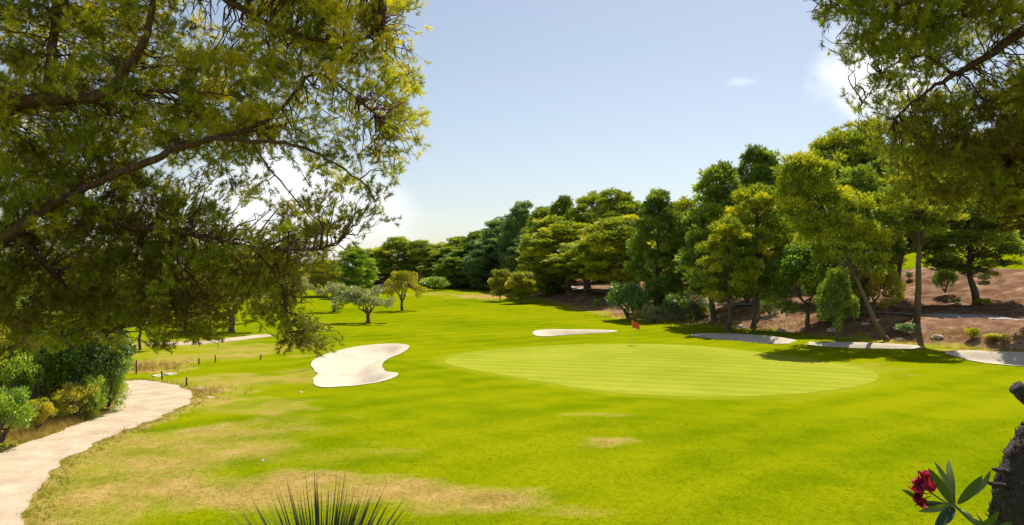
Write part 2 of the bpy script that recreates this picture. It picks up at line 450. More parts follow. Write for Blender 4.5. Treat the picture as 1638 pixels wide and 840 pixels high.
# zones: R bare earth, G dry grass, B mown collar, per vertex
sx, _ = bank_s(GX.ravel(), GY.ravel())
X_, Y_ = GX.ravel(), GY.ravel()
earth = smooth01(sx + 1.2 * vnoise(X_ / 3, Y_ / 3, 7), -0.3, 1.2) * (1 - smooth01(sx + 2.5 * vnoise(X_ / 6, Y_ / 6, 8), 35, 38))
dry = np.zeros_like(X_)
def spot(px, py, rx, ry, amt):
    """patch of dry grass around the ground point seen there, rx and ry in metres"""
    c = hit(px, py)
    d = np.hypot((X_ - c[0]) / rx, (Y_ - c[1]) / ry) + 0.38 * vnoise(X_ / 1.9, Y_ / 1.9, 13) + 0.2 * vnoise(X_ / 0.8, Y_ / 0.8, 14)
    return amt * (1 - smooth01(d, 0.25, 1.15))
for a in [(640, 790, 5.5, 1.7, 0.95), (480, 770, 4.5, 1.6, 0.75), (780, 800, 2.6, 1.8, 0.8), (330, 790, 5, 2.4, 0.8), (180, 800, 3.5, 2.5, 0.7), (120, 830, 3, 1.5, 0.6),
          (968, 706, 1.7, 1.6, 0.75), (945, 664, 2.5, 0.7, 0.3), (330, 700, 3.5, 4.0, 0.5), (420, 650, 4, 4.0, 0.35), (250, 740, 4, 3, 0.45), (230, 585, 4.5, 5, 0.75), (330, 570, 7, 4, 0.45), (320, 625, 2.6, 2.2, 0.95),
          (345, 640, 2.0, 2.5, 0.6), (400, 560, 9, 8, 0.4), (250, 552, 9, 8, 0.4), (390, 610, 6, 6, 0.42), (260, 720, 6, 5, 0.5), (420, 690, 5, 5, 0.35), (130, 770, 5, 4, 0.5), (560, 730, 4, 3, 0.2), (780, 474, 10, 14, 0.9), (700, 470, 14, 10, 0.35), (860, 478, 5, 10, 0.6), (1180, 640, 6, 1.5, 0.12), (900, 820, 3, 1, 0.3),
          (1400, 590, 3, 5, 0.25), (1530, 560, 6, 2.5, 0.5), (40, 690, 4, 2.5, 0.9), (120, 680, 3, 1.5, 0.8)]:
    dry = np.maximum(dry, spot(*a))
pd = edge_dist(X_, Y_, path_poly)
dry = np.maximum(dry, 0.75 * (1 - smooth01(pd, 0.15, 1.1)))
dry = np.maximum(dry, 0.5 * (1 - smooth01(np.abs(sx), 0.5, 3)))
# the mown collar round the putting green
field = np.where(inside(X_, Y_, green_poly), 1.0, 1 - smooth01(edge_dist(X_, Y_, green_poly), 0.5, 1.3))
ground = gm.obj("ground", None or bpy.data.materials.new("tmp"), smooth=True)
tag(ground, kind="structure")
ca_ = ground.data.color_attributes.new("zone", 'FLOAT_COLOR', 'POINT')
ca_.data.foreach_set("color", np.stack([earth, dry, field, np.ones_like(earth)], -1).astype(np.float32).ravel())

m, nt, out = new_mat("ground"); b = NB(nt)
sep = b.n("ShaderNodeSeparateColor"); b.link(b.attr("zone", "Color"), sep.inputs[0])
v = b.pos()
big, mid, fine = b.noise(0.055, 4, 0.55, v), b.noise(0.5, 5, 0.6, v), b.noise(9, 5, 0.75, v)
vf = b.pos((14, 4, 14)); blades = b.noise(1.0, 5, 0.75, vf)
wav = b.n("ShaderNodeTexWave", wave_type='BANDS', bands_direction='X'); wav.inputs["Scale"].default_value = 0.085
wav.inputs["Distortion"].default_value = 1.2; wav.inputs["Detail"].default_value = 1
rot = b.n("ShaderNodeVectorRotate", rotation_type='Z_AXIS'); b.link(v, rot.inputs["Vector"]); rot.inputs["Angle"].default_value = 0.9
b.link(rot.outputs[0], wav.inputs["Vector"])
g = b.math('ADD', b.math('MULTIPLY', big, 0.45), b.math('ADD', b.math('MULTIPLY', mid, 0.27), b.math('MULTIPLY', b.math('ADD', fine, blades), 0.22)))
g = b.math('ADD', g, b.math('MULTIPLY', b.math('SUBTRACT', wav.outputs["Fac"], 0.5), 0.06))
grass = b.ramp(g, [(0.39, (0.076, 0.128, 0.001)), (0.52, (0.145, 0.195, 0.001)), (0.63, (0.222, 0.245, 0.002))])
dn = b.math('ADD', sep.outputs[1], b.math('MULTIPLY', b.math('SUBTRACT', b.math('ADD', b.math('MULTIPLY', mid, 0.6), b.math('MULTIPLY', blades, 0.55)), 0.57), 2.4))
dryc = b.ramp(b.math('ADD', b.math('MULTIPLY', fine, 0.5), b.math('MULTIPLY', b.noise(0.8, 4, 0.6, v), 0.5)), [(0.36, (0.22, 0.165, 0.032)), (0.52, (0.37, 0.25, 0.075)), (0.66, (0.48, 0.34, 0.13))])
dfac = b.math('MULTIPLY', b.range(dn, 0.25, 0.85), b.range(sep.outputs[1], 0.02, 0.2))
yel = b.math('MULTIPLY', b.range(b.math('ADD', sep.outputs[1], b.math('MULTIPLY', b.math('SUBTRACT', mid, 0.5), 0.5)), 0.08, 0.5), 0.85)
col = b.mix(yel, grass, b.ramp(g, [(0.40, (0.155, 0.165, 0.012)), (0.6, (0.30, 0.27, 0.035))]))
col = b.mix(b.math('MULTIPLY', sep.outputs[2], 0.55), col, (0.26, 0.285, 0.012))
col = b.mix(dfac, col, dryc)
en = b.math('ADD', b.math('MULTIPLY', b.noise(0.45, 5, 0.65, v), 0.6), b.math('MULTIPLY', b.noise(6, 5, 0.75, v), 0.4))
earthc = b.ramp(en, [(0.34, (0.095, 0.047, 0.026)), (0.48, (0.20, 0.110, 0.066)), (0.58, (0.33, 0.21, 0.135)), (0.70, (0.56, 0.41, 0.28))])
ef = b.range(b.math('ADD', sep.outputs[0], b.math('MULTIPLY', b.math('SUBTRACT', mid, 0.5), 0.7)), 0.35, 0.6)
col = b.mix(ef, col, earthc)
p = b.n("ShaderNodeBsdfDiffuse"); b.link(col, p.inputs[0])
hgt = b.math('ADD', b.math('MULTIPLY', fine, 0.6), b.math('MULTIPLY', blades, 0.8))
b.link(b.bump(hgt, 0.55, 0.05), p.inputs["Normal"]); b.link(p.outputs[0], out.inputs[0])
ground.data.materials[0] = m

m, nt, out = new_mat("putting_green"); b = NB(nt)
v = b.pos()
rot = b.n("ShaderNodeVectorRotate", rotation_type='Z_AXIS'); b.link(v, rot.inputs["Vector"]); rot.inputs["Angle"].default_value = -1.25
wav = b.n("ShaderNodeTexWave", wave_type='BANDS', bands_direction='X'); wav.inputs["Scale"].default_value = 0.16; wav.inputs["Distortion"].default_value = 0.8
b.link(rot.outputs[0], wav.inputs["Vector"])
g = b.math('ADD', b.math('MULTIPLY', b.noise(0.12, 4, 0.6, v), 0.5), b.math('ADD', b.math('MULTIPLY', b.noise(1.2, 4, 0.6, v), 0.2), b.math('MULTIPLY', b.noise(25, 3, 0.7, v), 0.3)))
g = b.math('ADD', g, b.math('MULTIPLY', b.math('SUBTRACT', wav.outputs["Fac"], 0.5), 0.10))
c = b.ramp(g, [(0.38, (0.215, 0.255, 0.016)), (0.52, (0.275, 0.305, 0.024)), (0.66, (0.335, 0.345, 0.042))])
p = b.n("ShaderNodeBsdfDiffuse"); b.link(c, p.inputs[0])
b.link(b.bump(b.noise(30, 3, 0.7, v), 0.25, 0.02), p.inputs["Normal"]); b.link(p.outputs[0], out.inputs[0])
M['green'] = m

def sheet(name, P, mat, step, lift, depth=0.0, kind="structure", seed=0):
    """a ground sheet with the outline P, draped over the terrain"""
    rng = np.random.RandomState(seed)
    lo, hi = P.min(0), P.max(0)
    xs, ys = np.meshgrid(np.arange(lo[0], hi[0], step), np.arange(lo[1], hi[1], step))
    xs = xs.ravel() + rng.uniform(-0.2, 0.2, xs.size) * step; ys = ys.ravel() + rng.uniform(-0.2, 0.2, ys.size) * step
    k = inside(xs, ys, P) & (edge_dist(xs, ys, P) > step * 0.4)
    pts = [Vector(q) for q in P] + [Vector(q) for q in np.stack([xs[k], ys[k]], -1)]
    n = len(P)
    vs, es, fs, *_ = geometry.delaunay_2d_cdt(pts, [(i, (i + 1) % n) for i in range(n)], [], 1, 1e-4)
    V = np.array([(q.x, q.y) for q in vs])
    z = terrain0(V[:, 0], V[:, 1]) + lift
    if depth: z = z + lip(V[:, 0], V[:, 1], P) - bowl(V[:, 0], V[:, 1], P, depth) + 0.05 * vnoise(V[:, 0] / 0.9, V[:, 1] / 0.9, 9) * smooth01(edge_dist(V[:, 0], V[:, 1], P), 0.2, 1)
    mb = MB(); mb.add(np.column_stack([V, z]), [f for f in fs if len(f) == 3])
    o = mb.obj(name, mat, smooth=True)
    nz = np.zeros(len(o.data.polygons) * 3); o.data.polygons.foreach_get("normal", nz)
    if nz.reshape(-1, 3)[:, 2].mean() < 0: o.data.flip_normals()
    return tag(o, kind=kind)
for i, P in enumerate(bunk_polys): sheet("sand_bunker", P, M['sand'], 0.4, 0.03, 0.55, seed=i)
sheet("putting_green", green_poly, M['green'], 0.6, 0.007)
sheet("dirt_path", path_poly, M['path'], 0.5, 0.02)
sheet("sandy_path", farpath_poly, M['path'], 0.6, 0.02)
sheet("cart_path", cart_poly, M['cart_path'], 0.8, 0.03)

# ------------------------------------------------------------------ trees
def wiggle(p0, p1, n, amp, rng, sag=0.0):
    t = np.linspace(0, 1, n)[:, None]
    P = np.asarray(p0)[None] * (1 - t) + np.asarray(p1)[None] * t
    P = P + rng.normal(size=(n, 3)) * amp * np.sin(t * math.pi)
    P[:, 2] += sag * np.sin(t[:, 0] * math.pi)
    return P
def make_pine(seed, H=14.0, cb=0.38, Wd=3.8, lean=(0, 0), n=46, tufts=190, r0=0.24, narrow=0.0, needle=(0.40, 0.095), bark='bark_grey', bend=1.3):
    rng = np.random.RandomState(seed)
    t = np.linspace(0, 1, 9)
    TP = np.stack([lean[0] * t ** bend, lean[1] * t ** bend, t * H * 0.93], -1)
    TP[1:, :2] += np.cumsum(rng.normal(size=(8, 2)) * 0.12, axis=0)
    def trunk(u): return np.array([np.interp(u, t, TP[:, k]) for k in range(3)])
    tb = MB()
    tb.tube(TP, r0 * (1 - t * 0.85) + 0.015, 8, 0.5, 0.12, rng)
    # flare at the foot
    tb.tube([TP[0] - [0, 0, 0.5], TP[0] + [0, 0, 0.12], TP[0] * 0.94 + TP[1] * 0.06 + [0, 0, 0.35]], [r0 * 1.7, r0 * 1.35, r0 * 1.0], 8, 0.5, 0.15, rng)
    cr = MB()
    n = int(n * 2.0)
    for i in range(n):
        q = (i + 0.5) / n
        prof = (0.86 * (1 - q ** 2.4) ** 0.5 + 0.14) * (0.55 + 0.45 * min(1, q / 0.3)) * (1 - narrow * q)
        az = i * 2.39996 + rng.normal() * 0.5
        rad = Wd * prof * (0.45 + 0.55 * rng.rand() ** 0.5)
        R = rng.uniform(0.42, 1.0) * Wd / 3.6
        rad = max(0, rad - R * 0.40)
        c = trunk(cb + (1 - cb) * q) + [math.cos(az) * rad, math.sin(az) * rad, rng.normal() * 0.35]
        c[2] = min(c[2], H - R * 0.7)
        st = trunk(max(cb * 0.85, cb + (1 - cb) * q - rng.uniform(0.08, 0.2)))
        tb.tube(wiggle(st, c, 5, 0.10, rng, 0.1 * rad), np.linspace(0.02 + 0.014 * rad, 0.012, 5), 4)
        k = int(tufts * R * R)
        nd = sph(rng, k); nd[:, 2] = np.where(nd[:, 2] < -0.35, -nd[:, 2] * 0.6, nd[:, 2]); nd = unit(nd)
        lump = 1 + 0.28 * np.sin(nd[:, 0] * 4.1 + i) * np.cos(nd[:, 1] * 4.7 + 2 * i) + 0.18 * np.sin(nd[:, 2] * 6 + 3 * i)
        P = c + nd * (R * rng.uniform(0.35, 1.0, k) ** 0.6 * lump)[:, None] * [1, 1, 0.78]
        base = 0.5 + rng.normal() * 0.27
        for _ in range(3):
            D = unit(nd * 0.9 + [0, 0, 0.45] + rng.normal(size=(k, 3)) * 0.65)
            cr.leaves(P, D, rng.uniform(0.6, 1.25, k) * needle[0], needle[1] * rng.uniform(0.7, 1.4, k), rng, np.clip(base + rng.normal(size=k) * 0.12, 0, 1))
    return dict(trunk=tb.mesh("trunk", M[bark], True), crown=cr.mesh("crown", M['pine_mid']), H=H, W=Wd)

def make_round(seed, H=4.6, W_=3.0, trunk_h=1.3, n=26, tufts=150, leaf=(0.22, 0.085), r0=0.17, bark='bark_grey', flat=0.75, clump=0.62, forks=4, zmin=0.0):
    """broadleaved tree or bush: short trunk, forking limbs, domed crown of leaf clumps"""
    rng = np.random.RandomState(seed)
    tb, cr = MB(), MB()
    top = np.array([rng.normal() * 0.1, rng.normal() * 0.1, trunk_h])
    if trunk_h > 0.3:
        tb.tube(wiggle((0, 0, -0.3), top, 6, 0.05, rng), np.linspace(r0 * 1.35, r0, 6), 8, 0.5, 0.15, rng)
    cz = trunk_h * 0.8 + (H - trunk_h * 0.8) * 0.45; rz = (H - cz)
    fk = []
    for f in range(forks):
        az = f * 2 * math.pi / forks + rng.normal() * 0.3
        e = np.array([math.cos(az) * W_ * 0.4, math.sin(az) * W_ * 0.4, cz + rz * 0.1])
        tb.tube(wiggle(top, e, 6, 0.12, rng, -0.12), np.linspace(r0 * 0.7, r0 * 0.25, 6), 6, 0.5, 0.1, rng); fk.append(e)
    for i in range(n):
        d = sph(rng, 1)[0]
        if d[2] < -0.55: d[2] *= -1
        d = d / np.linalg.norm(d)
        R = clump * rng.uniform(0.7, 1.25)
        s = rng.uniform(0.45, 1.0) ** 0.5
        c = np.array([0, 0, cz]) + d * s * np.array([W_ - R * 0.8, W_ - R * 0.8, rz - R * 0.6])
        az_ = math.atan2(d[1], d[0])
        c[:2] *= 1 + 0.22 * math.sin(2 * az_ + seed) + 0.14 * math.sin(3 * az_ + 2 * seed + d[2] * 2)
        c[2] += rng.normal() * 0.10 * H * (0.5 if zmin else 1)
        c[2] = min(max(c[2], R * 0.4, zmin * H + 0.12 * H * rng.rand()), H - R * 0.5)
        e = min(fk, key=lambda q: np.linalg.norm(q - c))
        tb.tube(wiggle(e, c, 4, 0.06, rng), np.linspace(r0 * 0.25, 0.01, 4), 4)
        k = int(tufts * (R / 0.6) ** 2)
        nd = sph(rng, k)
        P = c + nd * (R * rng.uniform(0.25, 1.0, k) ** 0.5)[:, None] * [1, 1, flat]
        base = 0.5 + rng.normal() * 0.24
        for _ in range(2):
            D = unit(nd * 0.7 + [0, 0, 0.25] + rng.normal(size=(k, 3)) * 0.7)
            cr.leaves(P, D, rng.uniform(0.6, 1.3, k) * leaf[0], leaf[1] * rng.uniform(0.7, 1.3, k), rng, np.clip(base + rng.normal(size=k) * 0.14, 0, 1))
    return dict(trunk=tb.mesh("trunk", M[bark], True), crown=cr.mesh("crown", M['olive']), H=H, W=W_)

VAR = {
    'p0': make_pine(11, cb=0.30), 'p1': make_pine(12, cb=0.20, Wd=4.2, n=54), 'p2': make_pine(13, cb=0.34, Wd=4.0, n=44), 'p3': make_pine(14, cb=0.16, Wd=3.4, n=54, narrow=0.3),
    'p4': make_pine(15, cb=0.24, Wd=3.6, n=48, lean=(0.8, 0)), 'low': make_pine(16, cb=0.06, Wd=4.4, n=60), 'high': make_pine(17, cb=0.48, Wd=3.8, n=36, r0=0.2),
    'o0': make_round(31, tufts=170, n=40, clump=0.5, zmin=0.42, forks=6, trunk_h=1.1), 'o1': make_round(32, W_=2.6, n=34, trunk_h=1.3, tufts=170, clump=0.48, zmin=0.4, forks=5), 'o2': make_round(33, W_=3.2, n=42, trunk_h=1.1, tufts=170, clump=0.5, zmin=0.4, forks=6),
    'b0': make_round(41, H=2.4, W_=1.7, trunk_h=0.2, n=30, clump=0.5, leaf=(0.16, 0.08)), 'b1': make_round(42, H=2.4, W_=1.7, trunk_h=0.2, n=34, clump=0.45, leaf=(0.14, 0.06)),
    'b2': make_round(43, H=4.5, W_=1.6, trunk_h=0.25, n=80, clump=0.55, leaf=(0.18, 0.10)), 't0': make_round(44, H=6, W_=2.8, trunk_h=1.6, n=46, clump=0.7, leaf=(0.24, 0.11), r0=0.12),
    'sap': make_round(45, H=5, W_=1.7, trunk_h=0.9, n=30, clump=0.6, leaf=(0.26, 0.11), r0=0.07),
}
RNG = random.Random(5)
def put(var, species, px, d, top, half, label, name="pine_tree", cat="tree", group=None, base=None, bark=None):
    """stand a tree so that its foot is at depth d (or at the ground point seen at pixel row `base`) and its crown has the given height and half width"""
    if base is not None: X, d, z = hit(px, base)
    else:
        X = (px - CX) / FPX * d; z = float(terrain0(X, d))
    v = VAR[var]
    h = CAMZ + (HY - top) / FPX * d - z
    o = empty(name, (X, d, z), RNG.uniform(0, 6.28) if var != 'p4' else 0)
    w = half / FPX * d / v['W'] * ((1.45 if d > 125 else 1.22) if name == 'pine_tree' else 1.12)
    o.scale = (w, w, h / v['H'])
    tag(o, label, cat, group)
    for part in ("trunk", "crown"):
        c = bpy.data.objects.new(part, v[part]); COL.objects.link(c); c.parent = o
        mt = M[species] if part == "crown" else (M[bark] if bark else None)
        if mt:
            c.material_slots[0].link = 'OBJECT'; c.material_slots[0].material = mt
    return o

GB = "pines on the wooded bank"
TREES = [
 # front and middle rows on the bank, right to left
 ('p0', 'pine_dark', 1562, 90, 300, 74, "dark green pine with a straight bare trunk above the cart path"),
 ('high', 'pine_mid', 1440, 98, 226, 62, "mid green pine crown rising right behind the yellow-tipped leaning dark pine"),
 ('p1', 'pine_mid', 1385, 104, 196, 66, "tall round-topped pine at the highest point of the skyline, beside the overhanging right boughs"),
 ('p2', 'pine_yellow', 1325, 108, 203, 58, "light green pine forming the second highest hump of the right skyline"),
 ('p1', 'pine_dark', 1378, 90, 268, 58, "dark pine mass between the big yellow-green leaning pine and the leaning dark pine"),
 ('p3', 'pine_dark', 1222, 112, 226, 52, "dark spiky-topped pine on the skyline left of the big yellow-green pine"),
 ('p0', 'pine_yellow', 1205, 92, 292, 56, "yellow-green pine hugging the left side of the big leaning pine"),
 ('p3', 'pine_dark', 1142, 100, 254, 52, "tall dark green pine whose pointed crown stands out against the sky in mid slope"),
 ('p0', 'pine_yellow', 1165, 88, 345, 44, "smaller light green pine in front of the pointed dark pine"),
 ('p4', 'pine_mid', 1100, 112, 335, 36, "mid green slim pine tucked left of the tall pointed dark pine"),
 ('low', 'pine_dark', 1052, 112, 302, 40, "dark columnar pine with low skirts directly behind the red flag"),
 ('p2', 'pine_yellow', 1085, 122, 314, 36, "yellow-green rounded pine top between two dark pines above the flag"),
 ('p1', 'pine_yellow', 985, 140, 345, 56, "broad golden-green pine left of the dark columnar pine"),
 ('p0', 'pine_yellow', 912, 158, 352, 50, "golden-green umbrella pine above the small two-trunk pine by the white path gap"),
 ('p2', 'pine_yellow', 938, 148, 384, 44, "small two-tone pine with a bright top and visible dark trunk on the far bank"),
 ('low', 'pine_mid', 875, 166, 345, 40, "mid green low-skirted pine right of the two yellow saplings"),
 ('p1', 'pine_mid', 992, 165, 303, 38, "pine with a flat dark top on the skyline over the broad golden-green pine"),
 ('p2', 'pine_mid', 943, 172, 305, 34, "pine with a jagged crest on the skyline next to the flat dark top"),
 ('p3', 'pine_mid', 905, 178, 310, 26, "slender pointed pine tip on the far skyline slope"),
 ('p0', 'pine_mid', 868, 184, 328, 30, "rounded pine on the far skyline just below the slender pointed tip"),
 ('p1', 'pine_blue', 834, 196, 323, 27, "blue-green pine with a knobbly top standing above its far neighbours"),
 ('low', 'pine_blue', 848, 188, 372, 32, "blue-green low pine behind the yellow saplings"),
 ('p2', 'pine_blue', 800, 205, 346, 32, "blue-green pine on the far slope left of the knobbly topped one"),
 ('low', 'pine_blue', 792, 200, 378, 34, "dark teal pine with skirts to the ground behind the left sapling"),
 ('p1', 'pine_mid', 764, 214, 368, 28, "olive green pine where the far tree line starts to climb"),
 ('low', 'pine_dark', 742, 210, 396, 34, "dark low pine at the far end of the fairway above the dry strip"),
 ('p0', 'pine_mid', 732, 222, 377, 28, "small bright hump in the low part of the far tree line"),
 ('p2', 'pine_mid', 700, 226, 387, 28, "pale green flat-topped pine in the lowest dip of the far tree line"),
 ('low', 'pine_mid', 712, 222, 408, 32, "brownish green pine behind the round bush at the end of the fairway"),
 ('p1', 'pine_mid', 668, 228, 384, 26, "pale green pine left of the dip in the far tree line"),
 ('low', 'pine_mid', 636, 232, 379, 30, "domed pine at the left end of the far tree line beside the overhanging boughs"),
 ('low', 'pine_dark', 605, 236, 398, 28, "dark pine half hidden by the hanging tip of the near left boughs"),
 # slope row with bare trunks
 ('high', 'pine_dark', 1106, 140, 338, 34, "first bare pine trunk of the row against the sunlit upper field, leftmost one"),
 ('high', 'pine_dark', 1128, 143, 330, 34, "second bare pine trunk from the left in the row against the sunlit upper field"),
 ('high', 'pine_mid', 1150, 138, 322, 36, "bare pine trunk nearest the dark shrub in the row against the upper field"),
 ('high', 'pine_dark', 1010, 152, 350, 34, "bare-trunked dark pine over the left end of the dark shrubs by the flag"),
 ('high', 'pine_mid', 1255, 128, 280, 44, "bare-stemmed pine seen through the gap above the dead grey tree"),
 # right end
 ('low', 'pine_dark', 1628, 152, 236, 66, "dark pine at the right picture edge under the overhanging boughs"),
 ('low', 'pine_dark', 1505, 150, 232, 56, "dark pine behind the straight-trunked pine, under the overhanging boughs"),
 ('high', 'pine_dark', 1655, 75, 190, 70, "dark broad pine at the right picture edge rooted where bank and grass meet"),
]
for var, sp, px, d, top, half, lab in TREES: put(var, sp, px, d, top, half, lab, group=GB)
for px, d, top, half, sp, var in [(1290, 150, 262, 60, 'pine_dark', 'p1'), (1345, 160, 270, 60, 'pine_mid', 'low'), (1420, 165, 280, 60, 'pine_dark', 'low'), (1470, 152, 290, 58, 'pine_mid', 'low'), (1560, 152, 290, 60, 'pine_dark', 'low'), (1690, 152, 285, 60, 'pine_mid', 'low'),
                                  (1170, 175, 300, 46, 'pine_dark', 'p1'), (1090, 190, 345, 40, 'pine_mid', 'low'), (1030, 195, 345, 40, 'pine_mid', 'low'), (960, 205, 350, 40, 'pine_dark', 'low'), (890, 215, 365, 36, 'pine_dark', 'low'), (830, 226, 380, 32, 'pine_mid', 'low')]:
    put(var, sp, px, d, top, half, "pine of the back row beyond the upper field, showing only between the crowns in front", group="back row of pines beyond the upper field")
# the two leaning pines in front
def lone(name, label, v, loc, species, cat="tree", group=None, scale=(1, 1, 1)):
    o = empty(name, loc); o.scale = scale
    tag(o, label, cat, group)
    for part in ("trunk", "crown"):
        c = bpy.data.objects.new(part, v[part]); COL.objects.link(c); c.parent = o
        if part == "crown": c.material_slots[0].link = 'OBJECT'; c.material_slots[0].material = M[species]
    return o
q = hit(1418, 546)
k = q[1] / FPX
lone("pine_tree", "big yellow-green pine leaning left on a thin bent trunk rooted at the grass edge",
     make_pine(51, H=CAMZ + (HY - 246) * k - q[2], cb=0.42, Wd=84 * k, lean=(-150 * k, -3.0), n=40, tufts=190, r0=0.2, bend=0.9, narrow=0.2), q, 'pine_yellow', group=GB)
q = hit(1466, 517); k = q[1] / FPX
lone("pine_tree", "dark pine with a thick leaning trunk beside the cart path and a yellow-tipped top",
     make_pine(52, H=CAMZ + (HY - 252) * k - q[2], cb=0.56, Wd=66 * k, lean=(-58 * k, -7.0), n=38, tufts=170, r0=0.32, bend=0.85), q, 'pine_mid', group=GB)

# broadleaved trees, saplings and shrubs on and below the bank
put('t0', 'bush_bright', 1292, None, 392, 64, "bright green leafy tree in front of the leaning yellow-green pine's crown", "leafy_tree", base=524)
put('t0', 'bush_yellow', 1398, 84, 412, 36, "yellow-green open leafy shrub between the two leaning pine trunks", "leafy_shrub", "shrub")
put('t0', 'pine_dark', 1338, None, 432, 30, "thin-stemmed dark sapling rising from the grass edge before the bright leafy tree", "young_tree", base=545)
put('b2', 'bush_dark', 1194, 104, 410, 22, "very dark upright shrub above the cart path beside the dead grey tree", "dark_shrub", "shrub")
put('b0', 'bush_dark', 1004, None, 452, 32, "deep green rounded shrub at the grass edge just left of the flag", "dark_shrub", "shrub", base=512)
put('b1', 'bush_dark', 1092, None, 468, 34, "dark ragged shrub at the grass edge right of the flag, with pale stalks", "dark_shrub", "shrub", base=515)
put('b1', 'olive', 1046, None, 486, 18, "small grey-green shrub right behind the flag", "small_shrub", "shrub", base=516)
put('b0', 'bush_bright', 1065, 112, 440, 30, "mid green shrub above the dark shrubs behind the flag", "green_shrub", "shrub")
put('b0', 'bush_dark', 1512, 97, 425, 16, "dark low shrub on the bare bank under the straight-trunked pine", "dark_shrub", "shrub")
put('b1', 'bush_dark', 1230, None, 476, 14, "little dark shrub at the foot of the dead grey tree", "small_shrub", "shrub", base=505)
put('sap', 'bush_yellow', 800, None, 432, 16, "left and paler of the two saplings beside the dry strip", "sapling", base=482)
put('sap', 'bush_yellow', 832, None, 436, 22, "right and fuller of the two yellow-green saplings beside the dry strip", "sapling", base=486)
put('b0', 'bush_bright', 694, None, 443, 22, "round clipped green bush at the end of the fairway", "round_bush", "bush", base=465)
# olives and trees on the left of the fairway
OL = "olive trees on the fairway"
put('o0', 'olive', 588, None, 457, 43, "largest olive tree on the fairway, nearest the white bunker", "olive_tree", group=OL, base=517)
put('o1', 'olive', 534, None, 452, 30, "middle-sized olive tree left of the largest one", "olive_tree", group=OL, base=499)
put('o1', 'olive', 482, None, 449, 20, "small far olive tree beside the hanging boughs", "olive_tree", group=OL, base=484)
put('o2', 'golden', 643, None, 432, 32, "tree with golden yellow leaves behind the largest olive tree", "golden_tree", base=497)
put('o0', 'olive', 370, None, 415, 72, "large olive tree with a thick trunk seen beneath the near boughs, beside the sandy path", "olive_tree", group=OL, base=531)
put('low', 'bush_bright', 573, 165, 394, 33, "dark rounded tree behind the olive trees", "leafy_tree")
put('t0', 'bush_yellow', 520, 170, 418, 34, "yellow-green tree behind the olives next to the hanging boughs", "leafy_tree")
put('t0', 'bush_bright', 222, None, 440, 40, "light green tree beside the path, half covered by the hanging boughs", "leafy_tree", base=560)
for px, top in [(40, 400), (110, 410), (180, 392), (250, 405), (320, 398), (390, 402), (450, 405)]:
    put('low', 'bush_bright', px, 175, top, 40, "far tree glimpsed in gaps of the near left boughs", "leafy_tree", group="far trees behind the near left boughs")

# shrubs beside the dirt path
put('b2', 'bush_bright', 78, None, 500, 72, "big glossy green shrub beside the dirt path", "large_shrub", "shrub", base=652)
put('b2', 'bush_dark', 158, None, 488, 42, "tall narrow dark shrub at the path's bend", "tall_shrub", "shrub", base=658)
put('b2', 'bush_bright', 118, None, 512, 48, "bright green leafy shrub between the big glossy shrub and the tall narrow one", "leafy_shrub", "shrub", base=645)
put('b1', 'bush_yellow', 126, None, 612, 36, "small round yellow-green bush at the path edge", "round_bush", "bush", base=672)
put('b0', 'bush_yellow', -8, None, 525, 52, "yellowish shrub cut by the left picture edge behind the dry grass", "yellow_shrub", "shrub", base=662)
put('b0', 'bush_bright', 2, None, 622, 44, "low green bush cut by the left picture edge at the path", "low_bush", "bush", base=714)
put('b2', 'bush_dark', 20, None, 470, 80, "dark tree-like shrub behind the big glossy shrub", "tall_shrub", "shrub", base=628)
put('b1', 'bush_bright', 174, None, 585, 30, "small leafy green bush at the foot of the tall narrow shrub", "leafy_bush", "bush", base=655)

for px, base, top, half, sp, var, lab in [(45, 668, 560, 40, 'bush_bright', 'b1', "mid green shrub in front of the big glossy shrub, above the dry grass"), (-20, 640, 480, 60, 'bush_bright', 'b2', "tall leafy shrub at the left picture edge behind the yellowish one"),
        (100, 640, 470, 46, 'bush_bright', 'b2', "tall light-leaved shrub rising behind the bright green leafy shrub"), (150, 668, 600, 22, 'bush_bright', 'b1', "low green shrub right of the round yellow-green bush"), (60, 690, 640, 26, 'bush_yellow', 'b0', "low straw-green shrub standing in the dry grass")]:
    put(var, sp, px, None, top, half, lab, "leafy_shrub", "shrub", base=base)
# low scrub scattered over the bank
rs_ = random.Random(12)
for i in range(26):
    y = rs_.uniform(70, 150); xs_ = np.arange(0, 120, 0.2); s_, _ = bank_s(xs_, np.full_like(xs_, y)); x = xs_[np.argmax(s_ >= rs_.choice([1.5, 2.5, 4, 6, 13, 16, 20, 25, 30]))]
    z = float(terrain0(x, y)); px = CX + x / y * FPX; h = rs_.uniform(0.5, 1.3)
    put(rs_.choice(['b0', 'b1']), rs_.choice(['bush_dark', 'bush_bright', 'bush_yellow', 'olive']), px, y, HY + (CAMZ - z - h) / y * FPX, rs_.uniform(0.5, 1.1) / y * FPX, "knee-high scrubby bush growing on the brown wooded bank", "scrub_bush", "bush", "low scrub on the wooded bank")

